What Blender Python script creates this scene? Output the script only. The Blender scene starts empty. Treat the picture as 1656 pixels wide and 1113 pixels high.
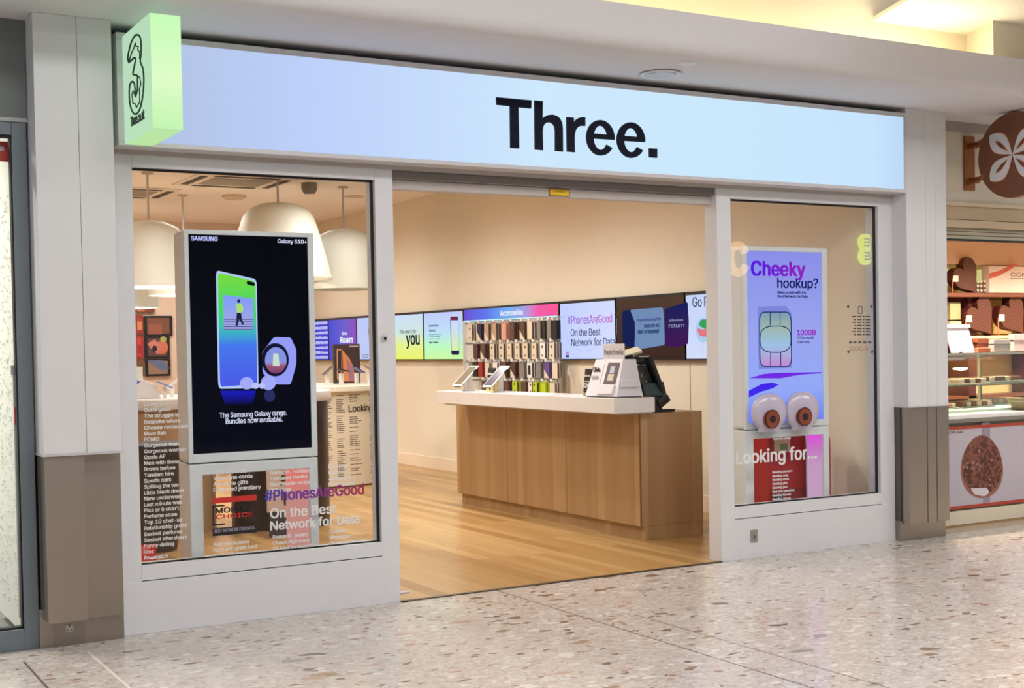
import bpy, math, random
from mathutils import Vector, Matrix
random.seed(7)
PI = math.pi
S = bpy.context.scene
COL = S.collection
# ------------------------------------------------------------------ camera
W_, H_ = 1656.0, 1113.0
FPX, CX, CY = 2123.35, 828.0, 610.7
YAW, PITCH, ROLL = math.radians(30.0462), math.radians(-1.33734), math.radians(-1.02617)
CAM = Vector((0, -7.05, 1.5))
fwd = Vector((math.sin(YAW)*math.cos(PITCH), math.cos(YAW)*math.cos(PITCH), math.sin(PITCH)))
r0 = Vector((math.cos(YAW), -math.sin(YAW), 0)); u0 = r0.cross(fwd)
RT = math.cos(ROLL)*r0 + math.sin(ROLL)*u0
UP = -math.sin(ROLL)*r0 + math.cos(ROLL)*u0
cam = bpy.data.cameras.new('camera'); co = bpy.data.objects.new('camera', cam); COL.objects.link(co)
cam.sensor_fit = 'HORIZONTAL'; cam.sensor_width = 36; cam.lens = 36*FPX/W_
cam.shift_y = (CY - H_/2)/W_; cam.clip_end = 200
m = Matrix.Identity(4)
for i in range(3):
    m[i][0], m[i][1], m[i][2], m[i][3] = RT[i], UP[i], -fwd[i], CAM[i]
co.matrix_world = m
S.camera = co
# ------------------------------------------------------------------ world + exposure
w = bpy.data.worlds.new('world'); S.world = w; w.use_nodes = True
w.node_tree.nodes['Background'].inputs[0].default_value = (0.80, 0.88, 1.0, 1)
w.node_tree.nodes['Background'].inputs[1].default_value = 0.85
S.view_settings.view_transform = 'Standard'; S.view_settings.look = 'None'
S.view_settings.exposure = 0.0; S.view_settings.gamma = 1.0; S.view_settings.use_curve_mapping = False
S.cycles.use_denoising = True
S.cycles.max_bounces = 8; S.cycles.transparent_max_bounces = 12; S.cycles.sample_clamp_indirect = 4.0
S.cycles.caustics_reflective = False; S.cycles.caustics_refractive = False

def lamp(kind, name, loc, power, col=(1,1,1), rot=(0,0,0), **kw):
    l = bpy.data.lights.new(name, kind); l.energy = power; l.color = col
    for k, v in kw.items(): setattr(l, k, v)
    o = bpy.data.objects.new(name, l); o.location = loc; o.rotation_euler = rot; COL.objects.link(o); return o
# mall: bright ceiling panels in front of the shop
for (x, y) in ((2.0, -4.2), (7.0, -4.2), (12.0, -4.2)):
    lamp('AREA', 'mall_ceiling_light', (x, y, 4.55), 140, (.98, .985, 1.0), shape='RECTANGLE', size=3.6, size_y=1.2)
lamp('AREA', 'mall_ceiling_light', (1.0, -9.5, 4.55), 250, (.93, .95, 1.0), shape='RECTANGLE', size=7, size_y=3)
# shop: spot lamps added under the ceiling to light the room, no fittings
for (x, y, pw) in ((3.0, 1.6, 150), (4.6, 1.9, 150), (5.2, 3.4, 340), (3.4, 4.9, 260), (5.6, 5.6, 190), (2.6, 7.6, 260), (4.3, 7.6, 210), (5.9, 8.2, 110), (4.0, 10.3, 240), (5.9, 10.3, 130)):
    lamp('SPOT', 'shop_fill_spot', (x, y, 3.37), pw, (1.0, .975, .92), spot_size=math.radians(165), spot_blend=.8, shadow_soft_size=.12)

def ray(u, v): return (u-CX)/FPX*RT - (v-CY)/FPX*UP + fwd
def PY(u, v, y): d = ray(u, v); return CAM + d*((y-CAM.y)/d.y)     # point at a known distance behind the shopfront
def PX(u, v, x): d = ray(u, v); return CAM + d*((x-CAM.x)/d.x)
def PZ(u, v, z): d = ray(u, v); return CAM + d*((z-CAM.z)/d.z)
# ------------------------------------------------------------------ materials
def lin(c):
    return tuple(((x/255)/12.92 if x/255 <= .04045 else ((x/255+.055)/1.055)**2.4) for x in c[:3]) + (1,)
MC = {}
def mat(name, col, rough=.5, metal=0, coat=0, noise=0, spec=.5):
    if name in MC: return MC[name]
    mm = bpy.data.materials.new(name); mm.use_nodes = True; nt = mm.node_tree; b = nt.nodes['Principled BSDF']
    b.inputs['Base Color'].default_value = lin(col); b.inputs['Roughness'].default_value = rough
    b.inputs['Metallic'].default_value = metal; b.inputs['Coat Weight'].default_value = coat
    b.inputs['Specular IOR Level'].default_value = spec
    n = nt.nodes.new('ShaderNodeTexNoise'); n.inputs['Scale'].default_value = 9; n.inputs['Detail'].default_value = 4
    tc = nt.nodes.new('ShaderNodeTexCoord'); nt.links.new(tc.outputs['Object'], n.inputs['Vector'])
    mx = nt.nodes.new('ShaderNodeMix'); mx.data_type = 'RGBA'; mx.blend_type = 'MULTIPLY'
    mx.inputs[0].default_value = noise if noise else .06
    mx.inputs[6].default_value = lin(col); nt.links.new(n.outputs['Fac'], mx.inputs[7]); nt.links.new(mx.outputs[2], b.inputs['Base Color'])
    MC[name] = mm; return mm
def emis(name, col, s=1.0, col2=None, axis=0, a=0, b=1, mid=None):
    """lit screen or lamp; col..col2 is the picture shown, running along a world axis"""
    if name in MC: return MC[name]
    mm = bpy.data.materials.new(name); mm.use_nodes = True; nt = mm.node_tree; nt.nodes.clear()
    o = nt.nodes.new('ShaderNodeOutputMaterial'); e = nt.nodes.new('ShaderNodeEmission'); e.inputs[1].default_value = s
    e.inputs[0].default_value = lin(col); nt.links.new(e.outputs[0], o.inputs[0])
    if col2:
        g = nt.nodes.new('ShaderNodeNewGeometry'); sp = nt.nodes.new('ShaderNodeSeparateXYZ'); mr = nt.nodes.new('ShaderNodeMapRange')
        cr = nt.nodes.new('ShaderNodeValToRGB'); nt.links.new(g.outputs['Position'], sp.inputs[0]); nt.links.new(sp.outputs[axis], mr.inputs[0])
        mr.inputs[1].default_value = a; mr.inputs[2].default_value = b
        nt.links.new(mr.outputs[0], cr.inputs[0]); nt.links.new(cr.outputs[0], e.inputs[0])
        cr.color_ramp.elements[0].color = lin(col); cr.color_ramp.elements[1].color = lin(col2)
        if mid:
            for p, c in mid:
                k = cr.color_ramp.elements.new(p); k.color = lin(c)
    MC[name] = mm; return mm
def glassmat(name='window_glass', tint=(1, 1, 1)):
    if name in MC: return MC[name]
    mm = bpy.data.materials.new(name); mm.use_nodes = True; nt = mm.node_tree; nt.nodes.clear()
    o = nt.nodes.new('ShaderNodeOutputMaterial'); mx = nt.nodes.new('ShaderNodeMixShader'); t = nt.nodes.new('ShaderNodeBsdfTransparent')
    gl = nt.nodes.new('ShaderNodeBsdfGlossy'); gl.inputs['Roughness'].default_value = 0.0; f = nt.nodes.new('ShaderNodeFresnel'); f.inputs[0].default_value = 1.33
    t.inputs[0].default_value = (*tint, 1)
    ge = nt.nodes.new('ShaderNodeNewGeometry'); io = nt.nodes.new('ShaderNodeMapRange'); io.inputs[3].default_value = 1.33; io.inputs[4].default_value = 1/1.33; nt.links.new(ge.outputs['Backfacing'], io.inputs[0]); nt.links.new(io.outputs[0], f.inputs[0])
    nt.links.new(f.outputs[0], mx.inputs[0]); nt.links.new(t.outputs[0], mx.inputs[1]); nt.links.new(gl.outputs[0], mx.inputs[2]); nt.links.new(mx.outputs[0], o.inputs[0])
    MC[name] = mm; return mm
def woodmat(name, c1, c2, c3, plank=(.12, 2.2), axis='Y', rough=.35, gap=.004, grain=1.0):
    """planks running along an axis; each plank its own tone"""
    mm = bpy.data.materials.new(name); mm.use_nodes = True; nt = mm.node_tree; b = nt.nodes['Principled BSDF']
    g = nt.nodes.new('ShaderNodeNewGeometry'); sp = nt.nodes.new('ShaderNodeSeparateXYZ'); nt.links.new(g.outputs['Position'], sp.inputs[0])
    cb = nt.nodes.new('ShaderNodeCombineXYZ')
    if axis == 'Y': nt.links.new(sp.outputs[1], cb.inputs[0]); nt.links.new(sp.outputs[0], cb.inputs[1])
    else:
        ad = nt.nodes.new('ShaderNodeMath'); nt.links.new(sp.outputs[0], ad.inputs[0]); nt.links.new(sp.outputs[1], ad.inputs[1])
        nt.links.new(sp.outputs[2], cb.inputs[0]); nt.links.new(ad.outputs[0], cb.inputs[1])
    br = nt.nodes.new('ShaderNodeTexBrick'); br.inputs['Scale'].default_value = 1; br.offset = .37
    br.inputs['Brick Width'].default_value = plank[1]; br.inputs['Row Height'].default_value = plank[0]; br.inputs['Mortar Size'].default_value = gap/2
    br.inputs['Color1'].default_value = (0, 0, 0, 1); br.inputs['Color2'].default_value = (1, 1, 1, 1); br.inputs['Mortar'].default_value = (.3, .3, .3, 1)
    br.inputs['Mortar Smooth'].default_value = .1
    nt.links.new(cb.outputs[0], br.inputs[0])
    mp = nt.nodes.new('ShaderNodeMapping'); mp.inputs['Scale'].default_value = (1.2, 26*grain, 1); nt.links.new(cb.outputs[0], mp.inputs[0])
    n = nt.nodes.new('ShaderNodeTexNoise'); n.inputs['Scale'].default_value = 1; n.inputs['Detail'].default_value = 6; nt.links.new(mp.outputs[0], n.inputs[0])
    a = nt.nodes.new('ShaderNodeMix'); a.data_type = 'FLOAT'; a.inputs[0].default_value = .45
    nt.links.new(br.outputs['Color'], a.inputs[2]); nt.links.new(n.outputs['Fac'], a.inputs[3])
    cr = nt.nodes.new('ShaderNodeValToRGB'); e = cr.color_ramp.elements; e[0].color = lin(c1); e[1].color = lin(c3); e[0].position = .15; e[1].position = .85
    k = e.new(.5); k.color = lin(c2); nt.links.new(a.outputs[0], cr.inputs[0])
    mx = nt.nodes.new('ShaderNodeMix'); mx.data_type = 'RGBA'; mx.inputs[7].default_value = lin(tuple(x*.55 for x in c1))
    nt.links.new(br.outputs['Fac'], mx.inputs[0]); nt.links.new(cr.outputs[0], mx.inputs[6]); nt.links.new(mx.outputs[2], b.inputs['Base Color'])
    b.inputs['Roughness'].default_value = rough
    MC[name] = mm; return mm
def terrazzo():
    mm = bpy.data.materials.new('terrazzo'); mm.use_nodes = True; nt = mm.node_tree; b = nt.nodes['Principled BSDF']
    g = nt.nodes.new('ShaderNodeNewGeometry')
    wn = nt.nodes.new('ShaderNodeTexNoise'); wn.inputs['Scale'].default_value = 14; wn.inputs['Detail'].default_value = 3; nt.links.new(g.outputs['Position'], wn.inputs[0])
    wv = nt.nodes.new('ShaderNodeVectorMath'); wv.operation = 'MULTIPLY_ADD'; wv.inputs[1].default_value = (.03, .03, 0); nt.links.new(wn.outputs['Color'], wv.inputs[0]); nt.links.new(g.outputs['Position'], wv.inputs[2])
    def layer(scale, rot, thr, cols, prev, edge, sq=1.7):
        mp = nt.nodes.new('ShaderNodeMapping'); mp.inputs['Rotation'].default_value = (0, 0, rot); mp.inputs['Scale'].default_value = (1, sq, 0); nt.links.new(wv.outputs[0], mp.inputs[0])
        v = nt.nodes.new('ShaderNodeTexVoronoi'); v.inputs['Scale'].default_value = scale; nt.links.new(mp.outputs[0], v.inputs[0])
        v2 = nt.nodes.new('ShaderNodeTexVoronoi'); v2.feature = 'DISTANCE_TO_EDGE'; v2.inputs['Scale'].default_value = scale; nt.links.new(mp.outputs[0], v2.inputs[0])
        sp = nt.nodes.new('ShaderNodeSeparateColor'); nt.links.new(v.outputs['Color'], sp.inputs[0])
        cr = nt.nodes.new('ShaderNodeValToRGB'); cr.color_ramp.interpolation = 'CONSTANT'
        e = cr.color_ramp.elements; e[0].color = lin(cols[0]); e[1].position = 1/len(cols); e[1].color = lin(cols[1])
        for i, c in enumerate(cols[2:], 2): k = e.new(i/len(cols)); k.color = lin(c)
        nt.links.new(sp.outputs[0], cr.inputs[0])
        a = nt.nodes.new('ShaderNodeMath'); a.operation = 'LESS_THAN'; a.inputs[1].default_value = thr; nt.links.new(sp.outputs[1], a.inputs[0])
        ed = nt.nodes.new('ShaderNodeMath'); ed.operation = 'MULTIPLY'; ed.inputs[1].default_value = edge; nt.links.new(sp.outputs[2], ed.inputs[0])
        d = nt.nodes.new('ShaderNodeMath'); d.operation = 'GREATER_THAN'; nt.links.new(v2.outputs['Distance'], d.inputs[0]); nt.links.new(ed.outputs[0], d.inputs[1])
        mu = nt.nodes.new('ShaderNodeMath'); mu.operation = 'MULTIPLY'; nt.links.new(a.outputs[0], mu.inputs[0]); nt.links.new(d.outputs[0], mu.inputs[1])
        mx = nt.nodes.new('ShaderNodeMix'); mx.data_type = 'RGBA'; nt.links.new(mu.outputs[0], mx.inputs[0]); nt.links.new(cr.outputs[0], mx.inputs[7])
        if prev is None: mx.inputs[6].default_value = lin((198, 188, 180))
        else: nt.links.new(prev, mx.inputs[6])
        return mx.outputs[2]
    c = layer(48, .3, .6, [(204, 196, 189), (186, 176, 167), (212, 206, 200), (178, 168, 158), (198, 190, 182)], None, .1, 1.2)
    c = layer(17, 1.1, .42, [(212, 206, 200), (190, 180, 170), (184, 173, 163), (222, 217, 212), (203, 193, 185), (192, 180, 170)], c, .25)
    c = layer(11, .5, .06, [(158, 130, 104), (140, 114, 92), (186, 160, 142), (104, 88, 80), (170, 142, 116), (156, 152, 144), (128, 100, 88), (176, 148, 130)], c, .2, 1.9)
    c = layer(24, .9, .045, [(140, 114, 92), (118, 98, 86), (178, 148, 132), (92, 78, 72), (160, 128, 110)], c, .2, 1.6)
    # fine joints between the poured bays, running away from the shopfront
    sp = nt.nodes.new('ShaderNodeSeparateXYZ'); nt.links.new(g.outputs['Position'], sp.inputs[0])
    def line(x, ww, y0, col, prev):
        s = nt.nodes.new('ShaderNodeMath'); s.operation = 'SUBTRACT'; s.inputs[1].default_value = x; nt.links.new(sp.outputs[0], s.inputs[0])
        ab = nt.nodes.new('ShaderNodeMath'); ab.operation = 'ABSOLUTE'; nt.links.new(s.outputs[0], ab.inputs[0])
        lt = nt.nodes.new('ShaderNodeMath'); lt.operation = 'LESS_THAN'; lt.inputs[1].default_value = ww; nt.links.new(ab.outputs[0], lt.inputs[0])
        ly = nt.nodes.new('ShaderNodeMath'); ly.operation = 'LESS_THAN'; ly.inputs[1].default_value = y0; nt.links.new(sp.outputs[1], ly.inputs[0])
        mu = nt.nodes.new('ShaderNodeMath'); mu.operation = 'MULTIPLY'; nt.links.new(lt.outputs[0], mu.inputs[0]); nt.links.new(ly.outputs[0], mu.inputs[1])
        mx = nt.nodes.new('ShaderNodeMix'); mx.data_type = 'RGBA'; nt.links.new(mu.outputs[0], mx.inputs[0]); nt.links.new(prev, mx.inputs[6]); mx.inputs[7].default_value = lin(col)
        return mx.outputs[2]
    c = line(3.935, .005, 0, (92, 78, 70), c); c = line(4.205, .0045, -1.1, (110, 92, 84), c)
    c = line(1.427, .007, -.26, (235, 226, 218), c); c = line(1.113, .006, -.3, (110, 98, 88), c)
    nt.links.new(c, b.inputs['Base Color']); b.inputs['Roughness'].default_value = .17; b.inputs['Specular IOR Level'].default_value = .6
    MC['terrazzo'] = mm; return mm
def steelmat(name, c1):
    mm = mat(name, c1, .33, 1.0); nt = mm.node_tree; b = nt.nodes['Principled BSDF']
    g = nt.nodes.new('ShaderNodeNewGeometry'); mp = nt.nodes.new('ShaderNodeMapping'); mp.inputs['Scale'].default_value = (3, 3, 260); nt.links.new(g.outputs['Position'], mp.inputs[0])
    n = nt.nodes.new('ShaderNodeTexNoise'); n.inputs['Scale'].default_value = 1.5; n.inputs['Detail'].default_value = 3; nt.links.new(mp.outputs[0], n.inputs[0])
    mr = nt.nodes.new('ShaderNodeMapRange'); mr.inputs[3].default_value = .28; mr.inputs[4].default_value = .5; nt.links.new(n.outputs['Fac'], mr.inputs[0]); nt.links.new(mr.outputs[0], b.inputs['Roughness'])
    return mm
WHITE = mat('white_powder_coat', (218, 218, 220), .45, noise=.04)
COLW = mat('white_column_paint', (216, 216, 216), .4, noise=.04)
PLASTER = mat('white_ceiling_plaster', (226, 220, 214), .8)
FASCIA = mat('cream_grey_plaster', (214, 212, 214), .8)
SHOPW = mat('cream_shop_wall', (230, 220, 200), .7)
SHOPC = mat('shop_ceiling_paint', (250, 238, 226), .8)
DARK = mat('black_rubber', (14, 14, 16), .5)
BLACK = mat('black_plastic', (20, 20, 23), .35)
ALU = mat('pale_aluminium', (205, 203, 205), .35, .3)
STEEL = steelmat('brushed_steel', (176, 164, 152))
STEELD = steelmat('brushed_steel_dark', (120, 112, 106))
KIOSK = mat('pale_grey_kiosk_shell', (222, 228, 228), .45)
TOPW = mat('white_solid_surface', (232, 228, 224), .3)
OAK = woodmat('oak_veneer', (164, 130, 90), (174, 141, 100), (184, 152, 110), plank=(.085, 9), axis='Z', rough=.45, gap=0, grain=.6)
OAKF = woodmat('oak_plank_floor', (150, 112, 64), (174, 134, 82), (196, 160, 108), plank=(.11, 1.7), axis='Y', rough=.28, gap=.002)
TERR = terrazzo()
GLASS = glassmat()
VINYL = mat('white_window_vinyl', (226, 226, 224), .6)
# ------------------------------------------------------------------ mesh helpers
class MB:
    def __init__(s): s.v = []; s.f = []
    def add(s, v, f): n = len(s.v); s.v += [Vector(x) for x in v]; s.f += [tuple(i+n for i in q) for q in f]; return s
    def box(s, x0, x1, y0, y1, z0, z1):
        if x0 > x1: x0, x1 = x1, x0
        if y0 > y1: y0, y1 = y1, y0
        if z0 > z1: z0, z1 = z1, z0
        return s.add([(x0,y0,z0),(x1,y0,z0),(x1,y1,z0),(x0,y1,z0),(x0,y0,z1),(x1,y0,z1),(x1,y1,z1),(x0,y1,z1)],
                     [(0,3,2,1),(4,5,6,7),(0,1,5,4),(1,2,6,5),(2,3,7,6),(3,0,4,7)])
    def prism(s, pts, ax, a0, a1):
        """pts = 2-D outline; ax 'y': (x,z) extruded in y; 'x': (y,z) in x; 'z': (x,y) in z"""
        n = len(pts); mk = {'y': lambda p, a: (p[0], a, p[1]), 'x': lambda p, a: (a, p[0], p[1]), 'z': lambda p, a: (p[0], p[1], a)}[ax]
        return s.add([mk(p, a0) for p in pts]+[mk(p, a1) for p in pts],
                     [tuple(range(n)), tuple(range(2*n-1, n-1, -1))]+[(i, i+n, (i+1) % n+n, (i+1) % n) for i in range(n)])
    def lathe(s, prof, c, seg=40, sy=1.0):
        v = []; f = []; n = len(prof)
        for k in range(seg):
            a = 2*PI*k/seg
            for r, z in prof: v.append((c[0]+r*math.cos(a), c[1]+r*sy*math.sin(a), c[2]+z))
        for k in range(seg):
            for i in range(n-1):
                a, b = k*n+i, ((k+1) % seg)*n+i
                f.append((a, b, b+1, a+1))
        return s.add(v, f)
    def cyl(s, c, r, h, ax='z', seg=28, r2=None):
        r2 = r if r2 is None else r2; v = []
        for rr, hh in ((r, 0), (r2, h)):
            for k in range(seg):
                a = 2*PI*k/seg; p, q = rr*math.cos(a), rr*math.sin(a)
                v.append({'z': (c[0]+p, c[1]+q, c[2]+hh), 'y': (c[0]+p, c[1]+hh, c[2]+q), 'x': (c[0]+hh, c[1]+p, c[2]+q)}[ax])
        return s.add(v, [tuple(range(seg)), tuple(range(2*seg-1, seg-1, -1))]+[(i, (i+1) % seg, (i+1) % seg+seg, i+seg) for i in range(seg)])
    def tube(s, path, r, seg=8):
        P = [Vector(p) for p in path]; v = []; f = []
        for i, p in enumerate(P):
            d = (P[min(i+1, len(P)-1)]-P[max(i-1, 0)]).normalized()
            a = d.cross(Vector((0, 0, 1)) if abs(d.z) < .9 else Vector((1, 0, 0))).normalized(); b = d.cross(a)
            for k in range(seg): t = 2*PI*k/seg; v.append(p+(a*math.cos(t)+b*math.sin(t))*r)
        for i in range(len(P)-1):
            for k in range(seg): f.append((i*seg+k, i*seg+(k+1) % seg, (i+1)*seg+(k+1) % seg, (i+1)*seg+k))
        f += [tuple(range(seg)), tuple(range(len(P)*seg-1, (len(P)-1)*seg-1, -1))]
        return s.add(v, f)
    def xf(s, M): s.v = [M @ x for x in s.v]; return s
    def build(s, name, m_, parent=None, bevel=0, smooth=False, local=False, label=None, kind=None):
        me = bpy.data.meshes.new(name); off = Vector((0, 0, 0))
        if parent is not None and not local: off = worldloc(parent)
        elif parent is None and s.v:
            xs = [p.x for p in s.v]; ys = [p.y for p in s.v]; off = Vector(((min(xs)+max(xs))/2, (min(ys)+max(ys))/2, min(p.z for p in s.v)))
        me.from_pydata([tuple(p-off) for p in s.v], [], s.f); me.update()
        import bmesh
        bm = bmesh.new(); bm.from_mesh(me); bmesh.ops.recalc_face_normals(bm, faces=bm.faces[:]); bm.to_mesh(me); bm.free()
        o = bpy.data.objects.new(name, me); COL.objects.link(o); me.materials.append(m_)
        if parent is not None: o.parent = parent
        else: o.location = off
        if smooth:
            for p in me.polygons: p.use_smooth = True
            me.set_sharp_from_angle(angle=math.radians(38))
        if bevel:
            b = o.modifiers.new('bevel', 'BEVEL'); b.width = bevel; b.segments = 2; b.limit_method = 'ANGLE'
        if label: o['label'] = label
        if kind: o['kind'] = kind
        return o
def worldloc(o):
    p = Vector((0, 0, 0))
    while o is not None: p = p+o.location; o = o.parent
    return p
def tag(o, label, cat, group=None):
    o['label'] = label; o['category'] = cat
    if group: o['group'] = group
    return o
def thing(name, label, cat, loc=(0, 0, 0), group=None, rz=0):
    o = bpy.data.objects.new(name, None); COL.objects.link(o); o.location = loc; o.rotation_euler.z = rz; o.empty_display_size = .05
    return tag(o, label, cat, group)
def box(name, m_, b, parent=None, **k): return MB().box(*b).build(name, m_, parent, **k)
def struct(name, m_, b, parent=None, **k):
    o = MB().box(*b).build(name, m_, parent, **k)
    o['kind'] = 'structure'; return o
def dup(o, loc=None, label=None, rz=None):
    def cp(x, par):
        c = x.copy(); COL.objects.link(c); c.parent = par
        for ch in list(x.children): cp(ch, c)
        return c
    r = cp(o, None)
    if loc is not None: r.location = loc
    if rz is not None: r.rotation_euler.z = rz
    if label: r['label'] = label
    return r
# lettering ---------------------------------------------------------
TC = {}
try: FONT = bpy.data.fonts.load(bpy.utils.system_resource('DATAFILES', path='fonts')+'/Inter.woff2')   # Blender's own interface typeface
except Exception: FONT = None
def glyphs(body, bold=0, ext=0):
    """flat filled lettering: outlines from the typeface, filled by a constrained triangulation"""
    key = (body, round(bold, 3))
    if key in TC: return TC[key]
    from mathutils.geometry import delaunay_2d_cdt
    c = bpy.data.curves.new('t', 'FONT'); c.body = body; c.size = 1
    if FONT: c.font = FONT
    c.space_character = .95+bold*2.2; c.resolution_u = 5 if len(body) < 8 else 3; c.fill_mode = 'NONE'
    o = bpy.data.objects.new('t', c); COL.objects.link(o); dg = bpy.context.evaluated_depsgraph_get()
    me = bpy.data.meshes.new_from_object(o.evaluated_get(dg))
    P = [Vector((x.co.x, x.co.y)) for x in me.vertices]; nb = {}
    for e in me.edges: nb.setdefault(e.vertices[0], []).append(e.vertices[1]); nb.setdefault(e.vertices[1], []).append(e.vertices[0])
    bpy.data.objects.remove(o); bpy.data.curves.remove(c); bpy.data.meshes.remove(me)
    loops = []; seen = set()
    for s0 in nb:
        if s0 in seen: continue
        L = [s0]; seen.add(s0); prev = None; cur = s0
        while True:
            nx = [k for k in nb[cur] if k != prev and k not in seen]
            if not nx: break
            prev, cur = cur, nx[0]; L.append(cur); seen.add(cur)
        if len(L) > 2: loops.append(L)
    boxes = [(min(P[i].x for i in L), max(P[i].x for i in L), min(P[i].y for i in L), max(P[i].y for i in L)) for L in loops]
    def inside(x, y):
        par = 0
        for L, (bx0, bx1, by0, by1) in zip(loops, boxes):
            if not (bx0 <= x <= bx1 and by0 <= y <= by1): continue
            for i in range(len(L)):
                p, q = P[L[i-1]], P[L[i]]
                if (p.y > y) != (q.y > y) and x < p.x+(y-p.y)/(q.y-p.y)*(q.x-p.x): par ^= 1
        return par
    edges = [(L[i-1], L[i]) for L in loops for i in range(len(L))]
    V, E_, F_, *_r = delaunay_2d_cdt(P, edges, [], 0, 1e-7)
    f = []
    for t_ in F_:
        cx = sum(V[i].x for i in t_)/len(t_); cy = sum(V[i].y for i in t_)/len(t_)
        if inside(cx, cy): f.append(tuple(t_) if (V[t_[1]]-V[t_[0]]).cross(V[t_[2]]-V[t_[0]]) > 0 else tuple(reversed(t_)))
    used = sorted({i for q in f for i in q}); mp = {k: i for i, k in enumerate(used)}
    TC[key] = ([(V[i].x, V[i].y, 0) for i in used], [tuple(mp[i] for i in q) for q in f]); return TC[key]
def text(name, body, m_, plane, pos, at, w=None, h=None, parent=None, bold=.0, t=.002, mirror=False, skew=0, build=True):
    """plane 'F' faces -y at y=pos, at=(x,z) lower left; plane 'W' faces -x at x=pos, at=(y,z), reads towards smaller y.
    w and/or h give the size of the inked box."""
    v, f = glyphs(body, bold)
    x0 = min(a[0] for a in v); x1 = max(a[0] for a in v); y0 = min(a[1] for a in v); y1 = max(a[1] for a in v)
    sx = w/(x1-x0) if w else None; sy = h/(y1-y0) if h else None
    sx = sx or sy; sy = sy or sx
    mb = MB(); n = len(v)
    ec = {}
    for q in f:
        for i in range(len(q)): ec[(q[i], q[(i+1) % len(q)])] = 1
    sides = [(a, b, b+n, a+n) for (a, b) in ec if (b, a) not in ec]
    bo = bold*sy; bv = bo*.45; shifts = [(0, 0, 0)] if bold <= 0 else [(-bo, -bv, .0), (bo, -bv, .00012), (-bo, bv, .00024), (bo, bv, .00036), (0, bv, .00048), (0, -bv, .0006)]
    kx = 1-2*bo/max((x1-x0)*sx, 1e-6); ky = 1-2*bv/max((y1-y0)*sy, 1e-6)
    for (ox, oy, oz) in shifts:        # a heavier weight is the same letters laid over each other a hair apart
        vv = []
        for dz in (0, -t-oz):
            for a in v:
                p = (a[0]-x0)*sx*kx+ox+bo; q = (a[1]-y0)*sy*ky+oy+bv
                if mirror: p = (x1-x0)*sx-p
                vv.append((at[0]+p, pos+dz, at[1]+q+skew*p) if plane == 'F' else (pos+dz, at[0]-p, at[1]+q))
        mb.add(vv, [q for q in f]+[tuple(i+n for i in reversed(q)) for q in f]+sides)
    if not build: return mb
    o = mb.build(name, m_, parent)
    return o
def textpx(name, body, m_, y, u, vb, wpx=None, hpx=None, **k):
    """lettering on an upright plane facing the mall whose lower left corner is seen at (u, vb)"""
    a = PY(u, vb, y); w_ = h_ = None
    if wpx: w_ = PY(u+wpx, vb, y).x-a.x
    if hpx: h_ = PY(u, vb-hpx, y).z-a.z
    return text(name, body, m_, 'F', y, (a.x, a.z), w_, h_, **k)
def polypx(pts, y, t=.003): return MB().prism([(PY(u, v, y).x, PY(u, v, y).z) for u, v in pts], 'y', y-t, y)
def polyw(pts, x, t=.003): return MB().prism([(PX(u, v, x).y, PX(u, v, x).z) for u, v in pts], 'x', x-t, x)
# ================================================================== THE SETTING
struct('floor', TERR, (-8, 26, -14, 0, -.1, 0))
struct('floor', OAKF, (1.3, 7.3, 0.0, 11.8, -.1, 0))
struct('floor', mat('grey_shop_carpet', (128, 130, 126), .9), (-3, 1.25, 0.0, 4, -.1, 0))
struct('floor', mat('beige_tile', (190, 170, 150), .4), (7.4, 13, 0.0, 5, -.1, 0))
struct('trim_1', mat('threshold_metal', (92, 80, 66), .4, .8), (3.289, 5.71, -.012, .02, 0, .006))
struct('wall_right', SHOPW, (7.3, 7.4, .14, 11.8, 0, 3.39))
struct('wall_back', mat('pink_beige_shop_wall', (228, 204, 184), .8), (1.2, 7.4, 11.8, 11.9, 0, 3.39))
struct('wall_left', mat('pink_beige_shop_wall', (228, 204, 184), .8), (1.25, 1.3, .14, 11.8, 0, 3.39))
struct('ceiling', SHOPC, (1.25, 7.4, 0, 11.8, 3.39, 3.5))
struct('baseboard_right', mat('cream_baseboard', (238, 222, 198), .5), (7.286, 7.3, .14, 11.8, 0, .15), bevel=.003)
struct('trim_2', mat('shadow_gap', (150, 130, 108), .8), (7.297, 7.3, 2.366, 2.372, .15, 1.35))
# mall ceiling: low soffit over the shopfront, curved edge, lit trough, upper wall, high ceiling
mb = MB()
pts = [(.3, 3.2), (-.77, 3.2)]
for i in range(1, 7):
    a = PI/2*i/6; pts.append((-.77-.09*math.sin(a), 3.29-.09*math.cos(a)))
pts += [(-.875, 3.445), (-.855, 3.45), (-.84, 3.445), (-.83, 3.27), (-.35, 3.27), (.3, 3.27)]
mb.prism(pts, 'x', -8, 16)
o = mb.build('ceiling', FASCIA, kind='structure')
for p in o.data.polygons: p.use_smooth = True
o.data.set_sharp_from_angle(angle=math.radians(35))
struct('wall_upper', mat('upper_cream_wall', (236, 226, 204), .8), (-8, 7.78, -.35, -.25, 3.27, 4.7))
mb = MB(); mb.prism([(7.78, -.25), (7.78, -.35), (7.6, -.74), (16, -.8), (16, -.25)], 'z', 3.27, 3.73)
mb.build('wall_upper', mat('upper_cream_wall', (236, 226, 204), .8), kind='structure')
struct('ceiling', PLASTER, (-8, 26, -14, -.25, 4.7, 4.8))
struct('wall_opposite', mat('opposite_wall_grey', (120, 118, 118), .7), (-8, 26, -14.1, -14, 0, 4.7))
mb = MB(); mb.prism([(6.84, -.35), (6.63, -.87), (6.1, -2.3), (16, -2.3), (16, -.35)], 'z', 3.73, 3.76)
mb.build('ceiling', mat('lowered_ceiling_panel', (238, 232, 220), .8), kind='structure')
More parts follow.
